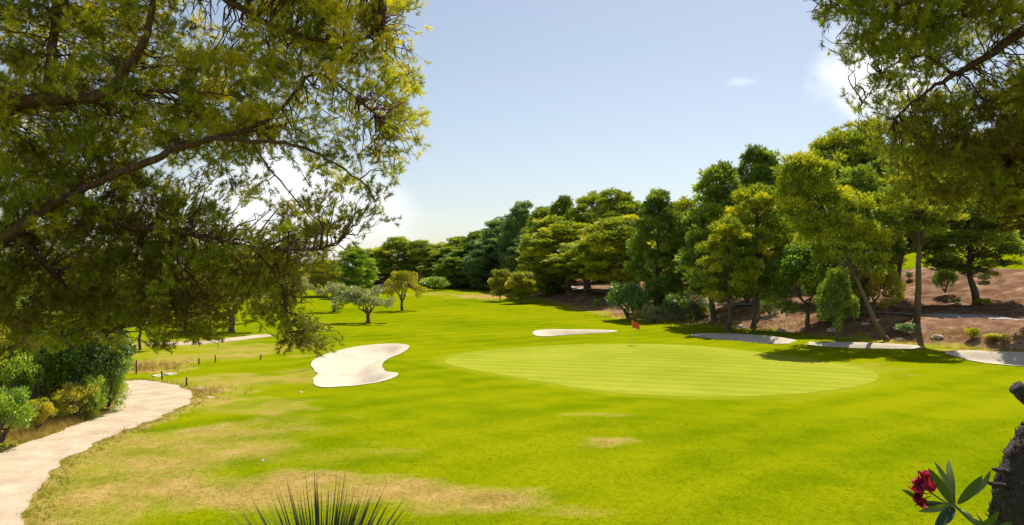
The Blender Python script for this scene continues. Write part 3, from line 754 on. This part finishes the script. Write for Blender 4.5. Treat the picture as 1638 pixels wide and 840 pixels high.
# bare dead tree on the bank
rng = np.random.RandomState(3)
q = hit(1216, 508); k = q[1] / FPX
dt = tag(empty("dead_tree", q), "leafless pale grey tree with forked bare branches on the bank", "tree")
mb = MB(); mb.tube(wiggle((0, 0, -0.3), (-4 * k, 0.2, 45 * k), 6, 0.12, rng), np.linspace(0.2, 0.12, 6), 7, 0.5, 0.1, rng); mb.obj("trunk", M['bark_dead'], dt, True)
for ex, ez, s0 in [(-38, 88, 40), (22, 92, 44), (-14, 104, 45), (30, 64, 30), (-30, 62, 33)]:
    mb = MB(); st = np.array([-4 * k * s0 / 45, 0.1, s0 * k]); e = np.array([ex * k, rng.normal() * 0.8, ez * k])
    mb.tube(wiggle(st, e, 6, 0.12, rng), np.linspace(0.08, 0.02, 6), 6)
    for _ in range(4):
        t = rng.uniform(0.4, 0.9); p0 = st * (1 - t) + e * t
        mb.tube(wiggle(p0, p0 + rng.normal(size=3) * 0.5 + [0, 0, 0.5], 4, 0.05, rng), np.linspace(0.03, 0.008, 4), 4)
    mb.obj("branch", M['bark_dead'], dt, True)
for ex, ey, ez in [(-22, -2.2, -24), (8, -2.4, -26), (24, -1.8, -18)]:
    mb = MB(); e = np.array([ex * k, ey, 0]); e[2] = float(terrain0(q[0] + e[0], q[1] + e[1])) - q[2]
    P = wiggle((0, 0, 0.1), e, 8, 0.03, rng); P[:, 2] = terrain0(q[0] + P[:, 0], q[1] + P[:, 1]) - q[2] + 0.04
    mb.tube(P, np.linspace(0.13, 0.05, 8), 6, 0.5, 0.1, rng); mb.obj("root", M['bark_dead'], dt, True)

# ------------------------------------------------------------------ near pines: boughs drawn in depth, needles on sprigs
def near_pine(label, trunk_pts, limbs, rows, x0, y0, d_lo, d_hi, seed, per, tint_fn, extend):
    rng = np.random.RandomState(seed)
    base = np.array(trunk_pts[0][0])
    root = tag(empty("pine_tree", base), label, "tree")
    loc = lambda p: np.asarray(p) - base
    mb = MB()
    P = smooth_curve([loc(p) for p, r in trunk_pts]); R = np.interp(np.linspace(0, 1, len(P)), np.linspace(0, 1, len(trunk_pts)), [r for p, r in trunk_pts])
    mb.tube(P, R, 12, 0.5, 0.08, rng); mb.obj("trunk", M['bark_pine'], root, True)
    limb_mb, samples, owner = [], [], []
    for li, L in enumerate(limbs):
        P = smooth_curve([loc(p) for p, r in L]); R = np.interp(np.linspace(0, 1, len(P)), np.linspace(0, 1, len(L)), [r for p, r in L])
        b_ = MB(); b_.tube(P + rng.normal(size=P.shape) * 0.012, R, 9, 0.5, 0.10, rng); limb_mb.append(b_)
        samples.append(P); owner += [li] * len(P)
    samples = np.concatenate(samples); owner = np.array(owner)
    crown = MB()
    dens = np.array(rows, float)
    H_, W_ = dens.shape
    cells = [(r, c, dens[r, c]) for r in range(H_) for c in range(W_) if dens[r, c] > 0]
    cells += extend(dens)
    for r, c, dn in cells:
        nb = 5 if dn >= 6 else 3
        for _ in range(nb):
            px = x0 + (c + rng.uniform(0.02, 0.98)) * 40; py = y0 + (r + rng.uniform(0.02, 0.98)) * 40
            d = rng.uniform(d_lo, d_hi)
            cpt = loc(at(px, py, d))
            j = np.argmin(np.linalg.norm(samples - cpt, axis=1) + 0.25 * rng.rand(len(samples)))
            bm_ = limb_mb[owner[j]]
            st = samples[j]; dist = np.linalg.norm(cpt - st)
            tw = wiggle(st, cpt, 7, 0.03 + 0.03 * dist, rng, 0.05 * dist)
            bm_.tube(tw, np.linspace(0.005 + 0.007 * min(dist, 1.5), 0.003, 7), 5)
            rb = rng.uniform(0.15, 0.30)
            ns = max(2, int(per * (dn / 9.0) ** 1.7 / nb * rng.uniform(0.75, 1.25)))
            off = sph(rng, ns) * (rb * rng.uniform(0.1, 1, ns) ** 0.65)[:, None] * [1, 1, 0.75]
            q_ = cpt + off
            wq = q_ + base
            qc = np.floor((CX + wq[:, 0] / wq[:, 1] * FPX - x0) / 40).astype(int); qr = np.floor((HY + (CAMZ - wq[:, 2]) / wq[:, 1] * FPX - y0) / 40).astype(int)
            inb = (qc >= 0) & (qc < W_) & (qr >= 0) & (qr < H_)
            dq = np.where(inb, dens[np.clip(qr, 0, H_ - 1), np.clip(qc, 0, W_ - 1)], 5)
            kp = rng.rand(ns) < np.where(dq > 0, 0.35 + dq / 10, 0.05)
            if not kp.any(): continue
            off, q_ = off[kp], q_[kp]; ns = len(q_)
            axis_ = unit(off / rb * 0.8 + unit(cpt - st) * 0.5 + [0, 0, 0.35] + rng.normal(size=(ns, 3)) * 0.35)
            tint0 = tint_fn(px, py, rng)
            # twigs carrying the sprigs
            for s in range(0, ns, 5):
                tv = tw[rng.randint(3, 7)]
                bm_.tube(np.stack([tv, (tv + q_[s]) / 2 + rng.normal(size=3) * 0.02, q_[s] + axis_[s] * 0.08]), [0.005, 0.004, 0.002], 3)
            nn = 42
            pos = np.repeat(q_, nn, 0) + np.repeat(axis_, nn, 0) * rng.uniform(0, 0.13, ns * nn)[:, None]
            D = unit(np.repeat(axis_, nn, 0) * 0.75 + sph(rng, ns * nn) * 0.8)
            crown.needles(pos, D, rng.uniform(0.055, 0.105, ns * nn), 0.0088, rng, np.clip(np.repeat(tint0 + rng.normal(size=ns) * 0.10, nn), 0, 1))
    for b_ in limb_mb: b_.obj("branch", M['bark_pine'], root, True)
    crown.obj("crown", M['near_pine'], root)
    return root
def smooth_curve(P, n=5):
    P = np.asarray(P, float); m = len(P); out = []
    for i in range(m - 1):
        p0, p1, p2, p3 = P[max(i - 1, 0)], P[i], P[i + 1], P[min(i + 2, m - 1)]
        for t in np.linspace(0, 1, n, endpoint=False):
            out.append(0.5 * (2 * p1 + (p2 - p0) * t + (2 * p0 - 5 * p1 + 4 * p2 - p3) * t * t + (3 * p1 - p0 - 3 * p2 + p3) * t ** 3))
    out.append(P[-1])
    return np.array(out)
def A(px, py, d, r): return (at(px, py, d), r)

DIG = lambda s: [[int(ch) for ch in row] for row in s.split()]
rows_l = DIG("""
777888631389998840 877777654478998720 887788688877887620 888888899996466770 998888999996545760 999999889975444630 999997456543555620 999998534541354400 999999886225645300 999999988667861000 999999999999620000 999999999997000000 999997898378100000 455550695005920000 000000000000000000""")
tz = float(terrain0(-11.2, 13.0))
trunk_l = [((-11.2, 13.0, tz - 0.3), 0.42), ((-11.0, 13.0, 4.5), 0.34), ((-10.6, 13.1, 7.5), 0.30), ((-10.7, 13.2, 10.5), 0.25), ((-10.4, 13.0, 13.5), 0.16), ((-10.2, 13.0, 16.0), 0.05)]
limbs_l = [
 [((-10.75, 13.1, 6.9), 0.20), A(-60, 420, 12.6, 0.13), A(20, 372, 12.2, 0.10), A(70, 335, 12.2, 0.075), A(140, 300, 12.3, 0.055), A(230, 262, 11.9, 0.055), A(300, 232, 12, 0.05), A(380, 215, 12.1, 0.03), A(455, 200, 12.2, 0.015)],
 [((-10.6, 13.1, 8.6), 0.20), A(-60, 215, 12.8, 0.14), A(30, 165, 12.6, 0.12), A(110, 157, 12.4, 0.105), A(170, 150, 12.3, 0.09), A(205, 105, 12.2, 0.075), A(232, 65, 12.1, 0.06), A(246, 0, 12.0, 0.04), A(252, -70, 12, 0.02)],
 [A(75, 160, 12.5, 0.09), A(84, 90, 12.6, 0.075), A(88, 20, 12.7, 0.06), A(92, -60, 12.8, 0.03)],
 [A(175, 150, 12.3, 0.05), A(250, 146, 12.1, 0.022), A(320, 148, 12.0, 0.016), A(400, 155, 11.9, 0.008)],
 [A(90, 320, 12.0, 0.07), A(140, 325, 12.4, 0.06), A(185, 358, 12.6, 0.05), A(250, 367, 12.6, 0.042), A(330, 378, 12.5, 0.035), A(420, 398, 12.4, 0.025), A(500, 400, 12.3, 0.015), A(545, 385, 12.2, 0.008)],
 [A(330, 222, 12.0, 0.04), A(400, 225, 11.6, 0.03), A(470, 232, 11.4, 0.022), A(540, 262, 11.3, 0.015), A(590, 300, 11.2, 0.008)],
 [A(380, 215, 12.1, 0.03), A(450, 175, 12.3, 0.03), A(500, 118, 12.5, 0.028), A(560, 150, 12.4, 0.018), A(605, 190, 12.3, 0.009)],
 [A(246, -40, 12, 0.07), A(330, -20, 12.4, 0.06), A(430, 40, 12.6, 0.05), A(520, 65, 12.6, 0.035), A(580, 62, 12.5, 0.02), A(610, 40, 12.5, 0.008)],
 [A(250, 367, 12.6, 0.035), A(290, 430, 12.3, 0.028), A(300, 500, 12.1, 0.018), A(295, 535, 12.0, 0.008)],
 [A(400, 392, 12.4, 0.025), A(440, 440, 12.2, 0.02), A(460, 500, 12.0, 0.014), A(466, 535, 12.0, 0.007)],
 [A(20, 372, 12.2, 0.06), A(80, 430, 12.6, 0.045), A(120, 480, 12.8, 0.03), A(160, 530, 13.0, 0.012)],
 [A(400, 225, 11.6, 0.015), A(440, 280, 11.6, 0.012), A(480, 330, 11.6, 0.009), A(520, 370, 11.6, 0.005)],
]
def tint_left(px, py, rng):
    return 0.60 - 0.32 * smooth01(py, 260, 480) + 0.16 * smooth01(px, 220, 380) * (py < 230) + rng.normal() * 0.22  # sunlit upper and shaded lower boughs put into the tint, plus brown dead needles
def ext_left(dens):
    out = []
    for r in range(-4, 13):
        for c in range(-9, 0): out.append((r, c, 5 if r < 12 else 3))
    for r in range(-5, 0):
        for c in range(0, 16): out.append((r, c, 6 if c not in (7, 8) else 3))
    return out
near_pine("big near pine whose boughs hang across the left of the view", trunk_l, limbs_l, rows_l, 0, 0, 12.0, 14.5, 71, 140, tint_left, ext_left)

rows_r = DIG("""1588887666 0268877655 0046665425 0025443478 0035689999 0017899999 0003799999 0000278999 0000001356 0000000000""")
tz = float(terrain0(10.6, 12.5))
trunk_r = [((10.6, 12.5, tz - 0.3), 0.40), ((10.5, 12.5, 5.0), 0.33), ((10.2, 12.6, 8.5), 0.28), ((10.3, 12.6, 11.5), 0.2), ((10.1, 12.5, 15.0), 0.05)]
limbs_r = [
 [((10.3, 12.6, 9.2), 0.17), A(1760, -30, 12.4, 0.12), A(1660, 32, 12.2, 0.085), A(1590, 82, 12.0, 0.06), A(1530, 118, 11.9, 0.04), A(1480, 150, 11.8, 0.02), A(1430, 190, 11.8, 0.008)],
 [A(1680, 20, 12.2, 0.07), A(1600, 15, 12.4, 0.05), A(1500, 30, 12.5, 0.035), A(1400, 25, 12.6, 0.02), A(1320, 10, 12.6, 0.007)],
 [((10.2, 12.6, 8.4), 0.16), A(1740, 130, 12.8, 0.10), A(1650, 190, 12.9, 0.07), A(1570, 225, 13.0, 0.045), A(1500, 250, 13.0, 0.025), A(1430, 235, 13.0, 0.008)],
 [A(1650, 190, 12.9, 0.05), A(1620, 250, 12.7, 0.035), A(1590, 310, 12.6, 0.02), A(1600, 370, 12.6, 0.008)],
 [A(1530, 118, 11.9, 0.03), A(1475, 90, 12.1, 0.022), A(1420, 110, 12.2, 0.012), A(1380, 165, 12.2, 0.006)],
 [A(1700, 10, 12.3, 0.06), A(1600, -50, 12.3, 0.04), A(1480, -60, 12.3, 0.02), A(1380, -40, 12.3, 0.008)],
]
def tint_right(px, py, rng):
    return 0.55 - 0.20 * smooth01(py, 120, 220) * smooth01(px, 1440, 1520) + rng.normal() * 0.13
def ext_right(dens):
    out = []
    for r in range(-4, 9):
        for c in range(10, 17): out.append((r, c, 6))
    for r in range(-4, 0):
        for c in range(1, 10): out.append((r, c, 7))
    return out
near_pine("pine whose boughs reach into the upper right corner", trunk_r, limbs_r, rows_r, 1270, 0, 11.2, 13.6, 72, 150, tint_right, ext_right)

# ------------------------------------------------------------------ spiky plant, oleander and shaggy trunk near the camera
def blade(mb, p0, d, L, w, rng, a, droop=0.12, n=6):
    """a stiff sword leaf with a folded midrib"""
    d = unit(d); s = unit(np.cross(d, [0, 0, 1.0]) + rng.normal(size=3) * 0.25); up = unit(np.cross(s, d))
    t = np.linspace(0, 1, n)
    c = p0 + d * (L * t)[:, None] + np.array([0, 0, -1.0]) * (droop * L * t ** 2.2 * (1 - abs(d[2])))[:, None]
    ww = w * np.clip(np.minimum(0.55 + t * 1.6, (1 - t) * 1.35), 0.02, 1)
    V = np.concatenate([c - s * ww[:, None] / 2 + up * ww[:, None] * 0.22, c, c + s * ww[:, None] / 2 + up * ww[:, None] * 0.22])
    Q = [(k_ * n + i, k_ * n + i + 1, (k_ + 1) * n + i + 1, (k_ + 1) * n + i) for k_ in (0, 1) for i in range(n - 1)]
    mb.add(V, None, Q, np.tile(np.clip(a + 0.45 * np.maximum(0, t - 0.8) / 0.2, 0, 1), 3))
rng = np.random.RandomState(8)
sc = at(514, 1010, 6.0)
spz = float(terrain0(sc[0], sc[1]))
sp_ = tag(empty("spiky_plant", (sc[0], sc[1], spz)), "spiky rosette plant with stiff narrow grey-green leaves at the bottom edge", "plant")
mb = MB(); mb.tube(wiggle((0, 0, -0.2), (0, 0, sc[2] - spz), 6, 0.02, rng), [0.17, 0.15, 0.14, 0.13, 0.12, 0.10], 10, 0.5, 0.1, rng); mb.obj("stem", M['bark_dark'], sp_, True)
mb = MB()
for i in range(1100):
    zc = 1 - (i + 0.5) / 1100 * 1.1
    az = i * 2.39996 + rng.normal() * 0.2
    rr = math.sqrt(max(0, 1 - zc * zc))
    d = np.array([math.cos(az) * rr, math.sin(az) * rr, zc]) + rng.normal(size=3) * 0.06
    blade(mb, np.array([0, 0, sc[2] - spz]) + unit(d) * 0.05, d, rng.uniform(0.86, 1.17), rng.uniform(0.020, 0.034), rng, np.clip(0.45 + rng.normal() * 0.2, 0, 0.85))
mb.obj("leaf_rosette", M['spike'], sp_)

def lance(mb, p0, p1, w, rng, a, bow=0.08, n=9, nrm=None):
    p0, p1 = np.asarray(p0), np.asarray(p1); d = p1 - p0; L = np.linalg.norm(d); d = d / L
    s = unit(np.cross(d, nrm if nrm is not None else rng.normal(size=3))); up = unit(np.cross(s, d))
    t = np.linspace(0, 1, n)
    c = p0 + d * (L * t)[:, None] + up * (bow * L * np.sin(t * math.pi))[:, None]
    ww = w * np.sin(np.clip(t * 0.97 + 0.03, 0, 1) * math.pi) ** 0.7
    V = np.concatenate([c - s * ww[:, None] / 2 + up * ww[:, None] * 0.18, c, c + s * ww[:, None] / 2 + up * ww[:, None] * 0.18])
    Q = [(k_ * n + i, k_ * n + i + 1, (k_ + 1) * n + i + 1, (k_ + 1) * n + i) for k_ in (0, 1) for i in range(n - 1)]
    mb.add(V, None, Q, a)
rng = np.random.RandomState(21)
D0 = 2.3
foot = at(1640, 1500, 2.35); foot[2] = float(terrain0(foot[0], foot[1]))
ol = tag(empty("oleander", foot), "oleander sprig with a crimson flower cluster at the bottom right corner", "plant")
L_ = lambda px, py, d=D0: at(px, py, d) - foot
stem = smooth_curve([(0, 0, -0.05), L_(1620, 1000, 2.34), L_(1578, 862), L_(1548, 828), L_(1526, 808)])
mb = MB(); mb.tube(stem, np.linspace(0.009, 0.004, len(stem)), 7)
fst = smooth_curve([L_(1528, 810), L_(1510, 802), L_(1492, 790), L_(1480, 780)]); mb.tube(fst, np.linspace(0.003, 0.0025, len(fst)), 6)
mb.obj("stem", plain_mat("oleander_stem", (0.12, 0.15, 0.05), 0.6), ol, True)
for x0, y0, x1, y1, w, a, dd in [(1528, 808, 1494, 738, 20, 0.9, 0.06), (1522, 806, 1484, 748, 20, 0.15, -0.04), (1532, 806, 1572, 760, 22, 0.25, -0.03), (1540, 800, 1585, 752, 16, 0.8, 0.05),
                              (1520, 808, 1468, 818, 15, 0.85, -0.05), (1522, 810, 1466, 806, 14, 0.3, 0.03), (1526, 812, 1494, 846, 26, 0.3, -0.06), (1520, 815, 1478, 862, 22, 0.35, 0.05),
                              (1545, 826, 1600, 850, 18, 0.45, 0.05), (1560, 845, 1598, 818, 22, 0.3, -0.05), (1575, 860, 1560, 820, 16, 0.5, 0.06), (1580, 862, 1620, 835, 24, 0.4, -0.02), (1525, 808, 1516, 735, 16, 0.95, 0.09), (1470, 800, 1442, 783, 12, 0.8, 0.0), (1535, 815, 1560, 838, 12, 0.7, -0.04)]:
    mb = MB(); lance(mb, L_(x0, y0), L_(x1, y1, D0 + dd), w * 0.72 * D0 / FPX, rng, a, rng.uniform(0.03, 0.1), nrm=np.array([rng.normal() * 0.4, -1, rng.normal() * 0.4])); mb.obj("leaf", M['oleander'], ol, True)
mb = MB()
for cx_, cy_, rr, k_ in [(1476, 768, 17, 13), (1466, 780, 13, 10), (1474, 796, 16, 12), (1490, 776, 10, 7)]:
    for i in range(k_):
        d = sph(rng, 1)[0]; d[1] = -abs(d[1])
        p0 = L_(cx_, cy_) ; p1 = p0 + d * rr * rng.uniform(0.9, 1.4) * D0 / FPX
        lance(mb, p0, p1, rr * 0.95 * D0 / FPX, rng, np.clip(rng.normal() * 0.3 + (0.65 if cy_ < 785 else 0.3), 0, 1), 0.2, 6)
mb.obj("flower", M['petal'], ol, True)
mb = MB()
for x0, y0, x1, y1 in [(1492, 790, 1450, 776), (1492, 790, 1478, 752), (1490, 794, 1462, 812), (1494, 786, 1488, 760)]:
    lance(mb, L_(x0, y0, D0 - 0.03), L_(x1, y1, D0 - 0.05), 9 * D0 / FPX, rng, 0.1, 0.06, 7)
mb.obj("flower_bud", M['petal'], ol, True)

rng = np.random.RandomState(22)
fb = at(1648, 1300, 3.0); fb[2] = float(terrain0(fb[0], fb[1]))
tr = tag(empty("palm_tree", fb), "dark shaggy-barked trunk leaning out at the lower right edge, with a cut branch stub", "tree")
T_ = lambda px, py, d=3.0: at(px, py, d) - fb
pts = smooth_curve([(0, 0, -0.2), T_(1640, 1000), T_(1643, 850), T_(1652, 778), T_(1675, 722), T_(1712, 662), T_(1790, 560), T_(1920, 380), T_(2040, 250)], 8)
rad = np.interp(np.linspace(0, 1, len(pts)), [0, 0.3, 0.45, 0.6, 1], [0.14, 0.125, 0.12, 0.11, 0.09])
mb = MB(); mb.tube(pts, rad, 20, 0.5, 0.05, rng)
# shaggy old leaf bases all over the trunk
for i in range(len(pts) - 1):
    ax_ = unit(pts[i + 1] - pts[i]); seg = np.linalg.norm(pts[i + 1] - pts[i])
    for _ in range(int(900 * seg)):
        u = np.cross(ax_, sph(rng, 1)[0]); u = unit(u)
        p = pts[i] + ax_ * rng.rand() * seg + u * rad[i] * 0.96
        mb.needles(p[None], unit(u * 0.28 + ax_ * rng.uniform(0.5, 1.2) + rng.normal(size=3) * 0.3)[None], rng.uniform(0.012, 0.032), rng.uniform(0.008, 0.02), rng, 0.5)
mb.obj("trunk", M['bark_dark'], tr)
mb = MB(); st = smooth_curve([T_(1725, 700), T_(1680, 668), T_(1645, 638), T_(1624, 618)]); mb.tube(np.concatenate([st, st[-1:] + (st[-1:] - st[-2:-1]) * 0.25]), np.concatenate([np.linspace(0.035, 0.026, len(st)), [0.014]]), 14, 0.5, 0.07, rng)
mb.obj("branch_stub", M['bark_dark'], tr, True)
mb = MB(); st = smooth_curve([T_(1690, 690, 2.95), T_(1655, 660, 2.95), T_(1632, 640, 2.95), T_(1620, 624, 2.95)]); mb.tube(st, np.linspace(0.006, 0.003, len(st)), 6); mb.obj("twig", M['bark_dark'], tr, True)
for x0, y0, x1, y1 in [(1600, 756, 1588, 750), (1598, 778, 1580, 772)]:
    mb = MB(); mb.tube(wiggle(T_(x0 + 12, y0, 2.97), T_(x1, y1, 2.94), 4, 0.002, rng), [0.012, 0.010, 0.009, 0.006], 7); mb.obj("spur", M['bark_dark'], tr, True)
mb = MB()
for i in range(110):
    d = sph(rng, 1)[0]; d[2] = d[2] * 0.7 + 0.3
    blade(mb, pts[-1] + unit(d) * 0.04, d, rng.uniform(0.45, 0.65), 0.03, rng, 0.5)
mb.obj("leaf_rosette", M['spike'], tr)

# ------------------------------------------------------------------ flag, stakes, stones, rake
q = hit(1011, 552); k = q[1] / FPX
fl = tag(empty("golf_flag", q), "orange-red flag hanging on a pale flagstick at the back of the putting green", "flag")
mb = MB(); mb.tube([(0, 0, -0.2), (0, 0, 1.2), (0, 0, 40 * k)], [0.022, 0.02, 0.014], 10); mb.obj("flagstick", M['pole'], fl, True)
mb = MB(); nu, nv = 12, 8
uu, vv = np.meshgrid(np.linspace(0, 1, nu), np.linspace(0, 1, nv), indexing='ij')
Wf, Hf = 12 * k, 12 * k
FX = uu * Wf + 0.015; FZ = 40 * k - 0.02 - vv * Hf * (1 - 0.18 * uu) - 0.55 * uu ** 1.4 * Hf; FY = 0.10 * np.sin(uu * 7 + vv * 1.5) * uu
qd = [(i * nv + j, i * nv + j + 1, (i + 1) * nv + j + 1, (i + 1) * nv + j) for i in range(nu - 1) for j in range(nv - 1)]
mb.add(np.stack([FX, FY, FZ], -1).reshape(-1, 3), None, qd); mb.obj("flag_cloth", M['flag'], fl, True)
ring = MB(); an = np.linspace(0, 2 * math.pi, 16, endpoint=False)

rng = np.random.RandomState(17)
for px, base, hpx, lab in [(218, 598, 22, "tallest dark wooden stake, standing in dry grass left of the pale stones"), (259, 607, 13, "dark stake beside the flat pale stones at the path's end"), (298, 618, 15, "dark stake at the right bend of the dirt path"),
                           (318, 583, 10, "left of the two dark stakes under the hanging bough tip"), (344, 580, 12, "right of the two dark stakes under the hanging bough tip"), (417, 576, 9, "lone short stake on the lawn toward the white bunker")]:
    q = hit(px, base); k = q[1] / FPX; h = hpx * k
    mb = MB(); mb.tube([(0, 0, -0.1), (0.01, 0, h * 0.5), (0.02 * rng.normal(), 0, h * 0.96), (0.02, 0, h)], [0.055, 0.052, 0.05, 0.03], 8, 0.5, 0.1, rng)
    o = mb.obj("wooden_stake", M['stake'], None, True); o.location = q
    tag(o, lab, "stake", "wooden stakes by the dirt path")
def rock(px, py, wpx, lab, squash=0.45, mat='stone', cat="stone"):
    q = hit(px, py); k = q[1] / FPX; r = wpx * k / 2
    import bmesh
    bm = bmesh.new(); bmesh.ops.create_icosphere(bm, subdivisions=3, radius=r)
    for vv_ in bm.verts:
        n_ = 1 + 0.22 * math.sin(vv_.co.x / r * 2.3 + px) * math.cos(vv_.co.y / r * 2.9 + py) + 0.10 * math.sin(vv_.co.z / r * 5 + vv_.co.x / r * 4)
        vv_.co *= n_; vv_.co.z *= squash; vv_.co.z = max(vv_.co.z, -0.1 * r)
    me = bpy.data.meshes.new("rock"); bm.to_mesh(me); bm.free(); me.materials.append(M[mat])
    o = bpy.data.objects.new("stone", me); o.location = q; COL.objects.link(o)
    return tag(o, lab, cat, "pale stones")
rock(252, 602, 18, "pale flat stone left of its twin at the end of the dirt path", 0.3)
rock(272, 599, 20, "larger pale flat stone right of its twin at the end of the dirt path", 0.3)
rock(320, 622, 16, "pale stone by the path's right bend on the dry patch", 0.3)
rock(335, 636, 12, "small pale stone in the dry patch, lowest of the ones by the bend", 0.3)
rock(420, 738, 7, "tiny white stone alone on the lawn above the spiky plant", 0.6)
rock(482, 628, 7, "small pale stone on the grass just left of the white bunker", 0.5)
for px, py, w, lab in [(1185, 524, 16, "pale stone left of the dead tree's roots at the foot of the bank"), (1250, 530, 14, "pale stone right of the dead tree's roots at the foot of the bank"), (1330, 530, 18, "pale stone below the bright leafy tree"), (1440, 545, 16, "pale stone right of the leaning yellow-green pine's foot"),
                       (1385, 520, 14, "pale stone on the bank left of the dark leaning pine's foot"), (1500, 540, 18, "pale stone on the bare bank beneath the cart path")]:
    rock(px, py, w, lab, 0.6)
q = hit(513, 616); k = q[1] / FPX
rk = tag(empty("bunker_rake", (q[0], q[1], float(q[2]) - 0.2)), "dark rake lying in the near left corner of the white bunker", "rake")
mb = MB(); mb.tube([(-0.35, 0.1, 0.06), (0.35, -0.1, 0.06)], [0.03, 0.03], 8); mb.obj("handle", M['rake'], rk, True)
mb = MB(); mb.tube([(-0.42, -0.12, 0.07), (-0.26, 0.32, 0.07)], [0.045, 0.045], 8)
for t in np.linspace(0, 1, 8): mb.tube([(-0.42 + 0.16 * t, -0.12 + 0.44 * t, 0.08), (-0.42 + 0.16 * t, -0.12 + 0.44 * t, -0.03)], [0.012, 0.008], 5)
mb.obj("head", M['rake'], rk, True)

# ------------------------------------------------------------------ loose grass
def tufts(name, label, cat, mat, spots, seed, hgt, wid):
    rng = np.random.RandomState(seed); mb = MB()
    for px, py, rx, ry, n in spots:
        c = hit(px, py)
        x = c[0] + rng.normal(size=n) * rx * 0.5; y = c[1] + rng.normal(size=n) * ry * 0.5
        k = ~inside(x, y, path_poly) & ~inside(x, y, green_poly)
        for P in bunk_polys: k &= ~inside(x, y, P)
        x, y = x[k], y[k]
        z = terrain0(x, y); n2 = len(x)
        P0 = np.stack([x, y, z], -1); nb = 7
        P = np.repeat(P0, nb, 0) + np.concatenate([rng.normal(size=(n2 * nb, 2)) * 0.05, np.zeros((n2 * nb, 1))], 1)
        D = unit(np.concatenate([rng.normal(size=(n2 * nb, 2)) * 0.45, np.ones((n2 * nb, 1))], 1))
        mb.needles(P, D, rng.uniform(0.5, 1.3, n2 * nb) * hgt, wid, rng, np.clip(np.repeat(0.5 + rng.normal(size=n2) * 0.2, nb), 0, 1))
    return tag(mb.obj(name, mat), label, cat, kind="stuff")
tufts("dry_grass", "straw-coloured dry grass along the dirt path and under the shrubs", "grass", M['dry_leaf'],
      [(60, 685, 4, 1.6, 520), (30, 700, 3, 1.5, 300), (110, 675, 2, 1.2, 160), (225, 590, 3.5, 3.5, 420), (320, 630, 2, 2, 120)], 1, 0.38, 0.016)
# rough grass creeping over the path edge and round the bunkers
ed = []
for P in bunk_polys[:5]:
    for x, y in P[::2]: ed.append((CX + x / y * FPX, HY + (CAMZ - float(terrain0(x, y))) / y * FPX, 0.7, 0.7, 16))
for i in range(0, len(path_poly), 2):
    x, y = path_poly[i]
    if y > 21: ed.append((CX + x / y * FPX, HY + (CAMZ - float(terrain0(x, y))) / y * FPX, 0.9, 0.9, 26))
tufts("rough_grass", "short ragged grass fringing the dirt path and the bunkers", "grass", M['grass_blade'], ed, 2, 0.13, 0.014)
tufts("bank_grass", "thin dry grass and needles at the foot of the wooded bank", "grass", M['dry_leaf'],
      [(CX + x / y * FPX, HY + (CAMZ - float(terrain0(x, y))) / y * FPX, 5, 2.5, 200) for x, y in [(43, 70), (39, 75), (34, 83), (30, 90), (25, 99), (21, 106), (16.5, 114), (13, 128)]], 3, 0.28, 0.03)

# short mown grass on the nearest lawn
rng = np.random.RandomState(77); mb = MB()
n = 42000
y = 20.5 + 17 * rng.rand(n) ** 1.5; x = rng.uniform(-1, 1, n) * y * 0.68
k = ~inside(x, y, path_poly) & ~inside(x, y, green_poly) & (edge_dist(x, y, path_poly) > 0.15)
x, y = x[k], y[k]; z = terrain0(x, y); n = len(x); nb = 6
P = np.repeat(np.stack([x, y, z], -1), nb, 0); P[:, :2] += rng.normal(size=(n * nb, 2)) * 0.045
D = unit(np.concatenate([rng.normal(size=(n * nb, 2)) * 0.75, np.ones((n * nb, 1))], 1))
mb.needles(P, D, rng.uniform(0.015, 0.038, n * nb), 0.011, rng, np.clip(np.repeat(0.5 + 0.25 * vnoise(x / 2.2, y / 2.2, 5) + rng.normal(size=n) * 0.16, nb), 0, 1))
tag(mb.obj("lawn_grass", M['lawn_blade']), "short mown grass blades of the nearest lawn", "grass", kind="stuff")
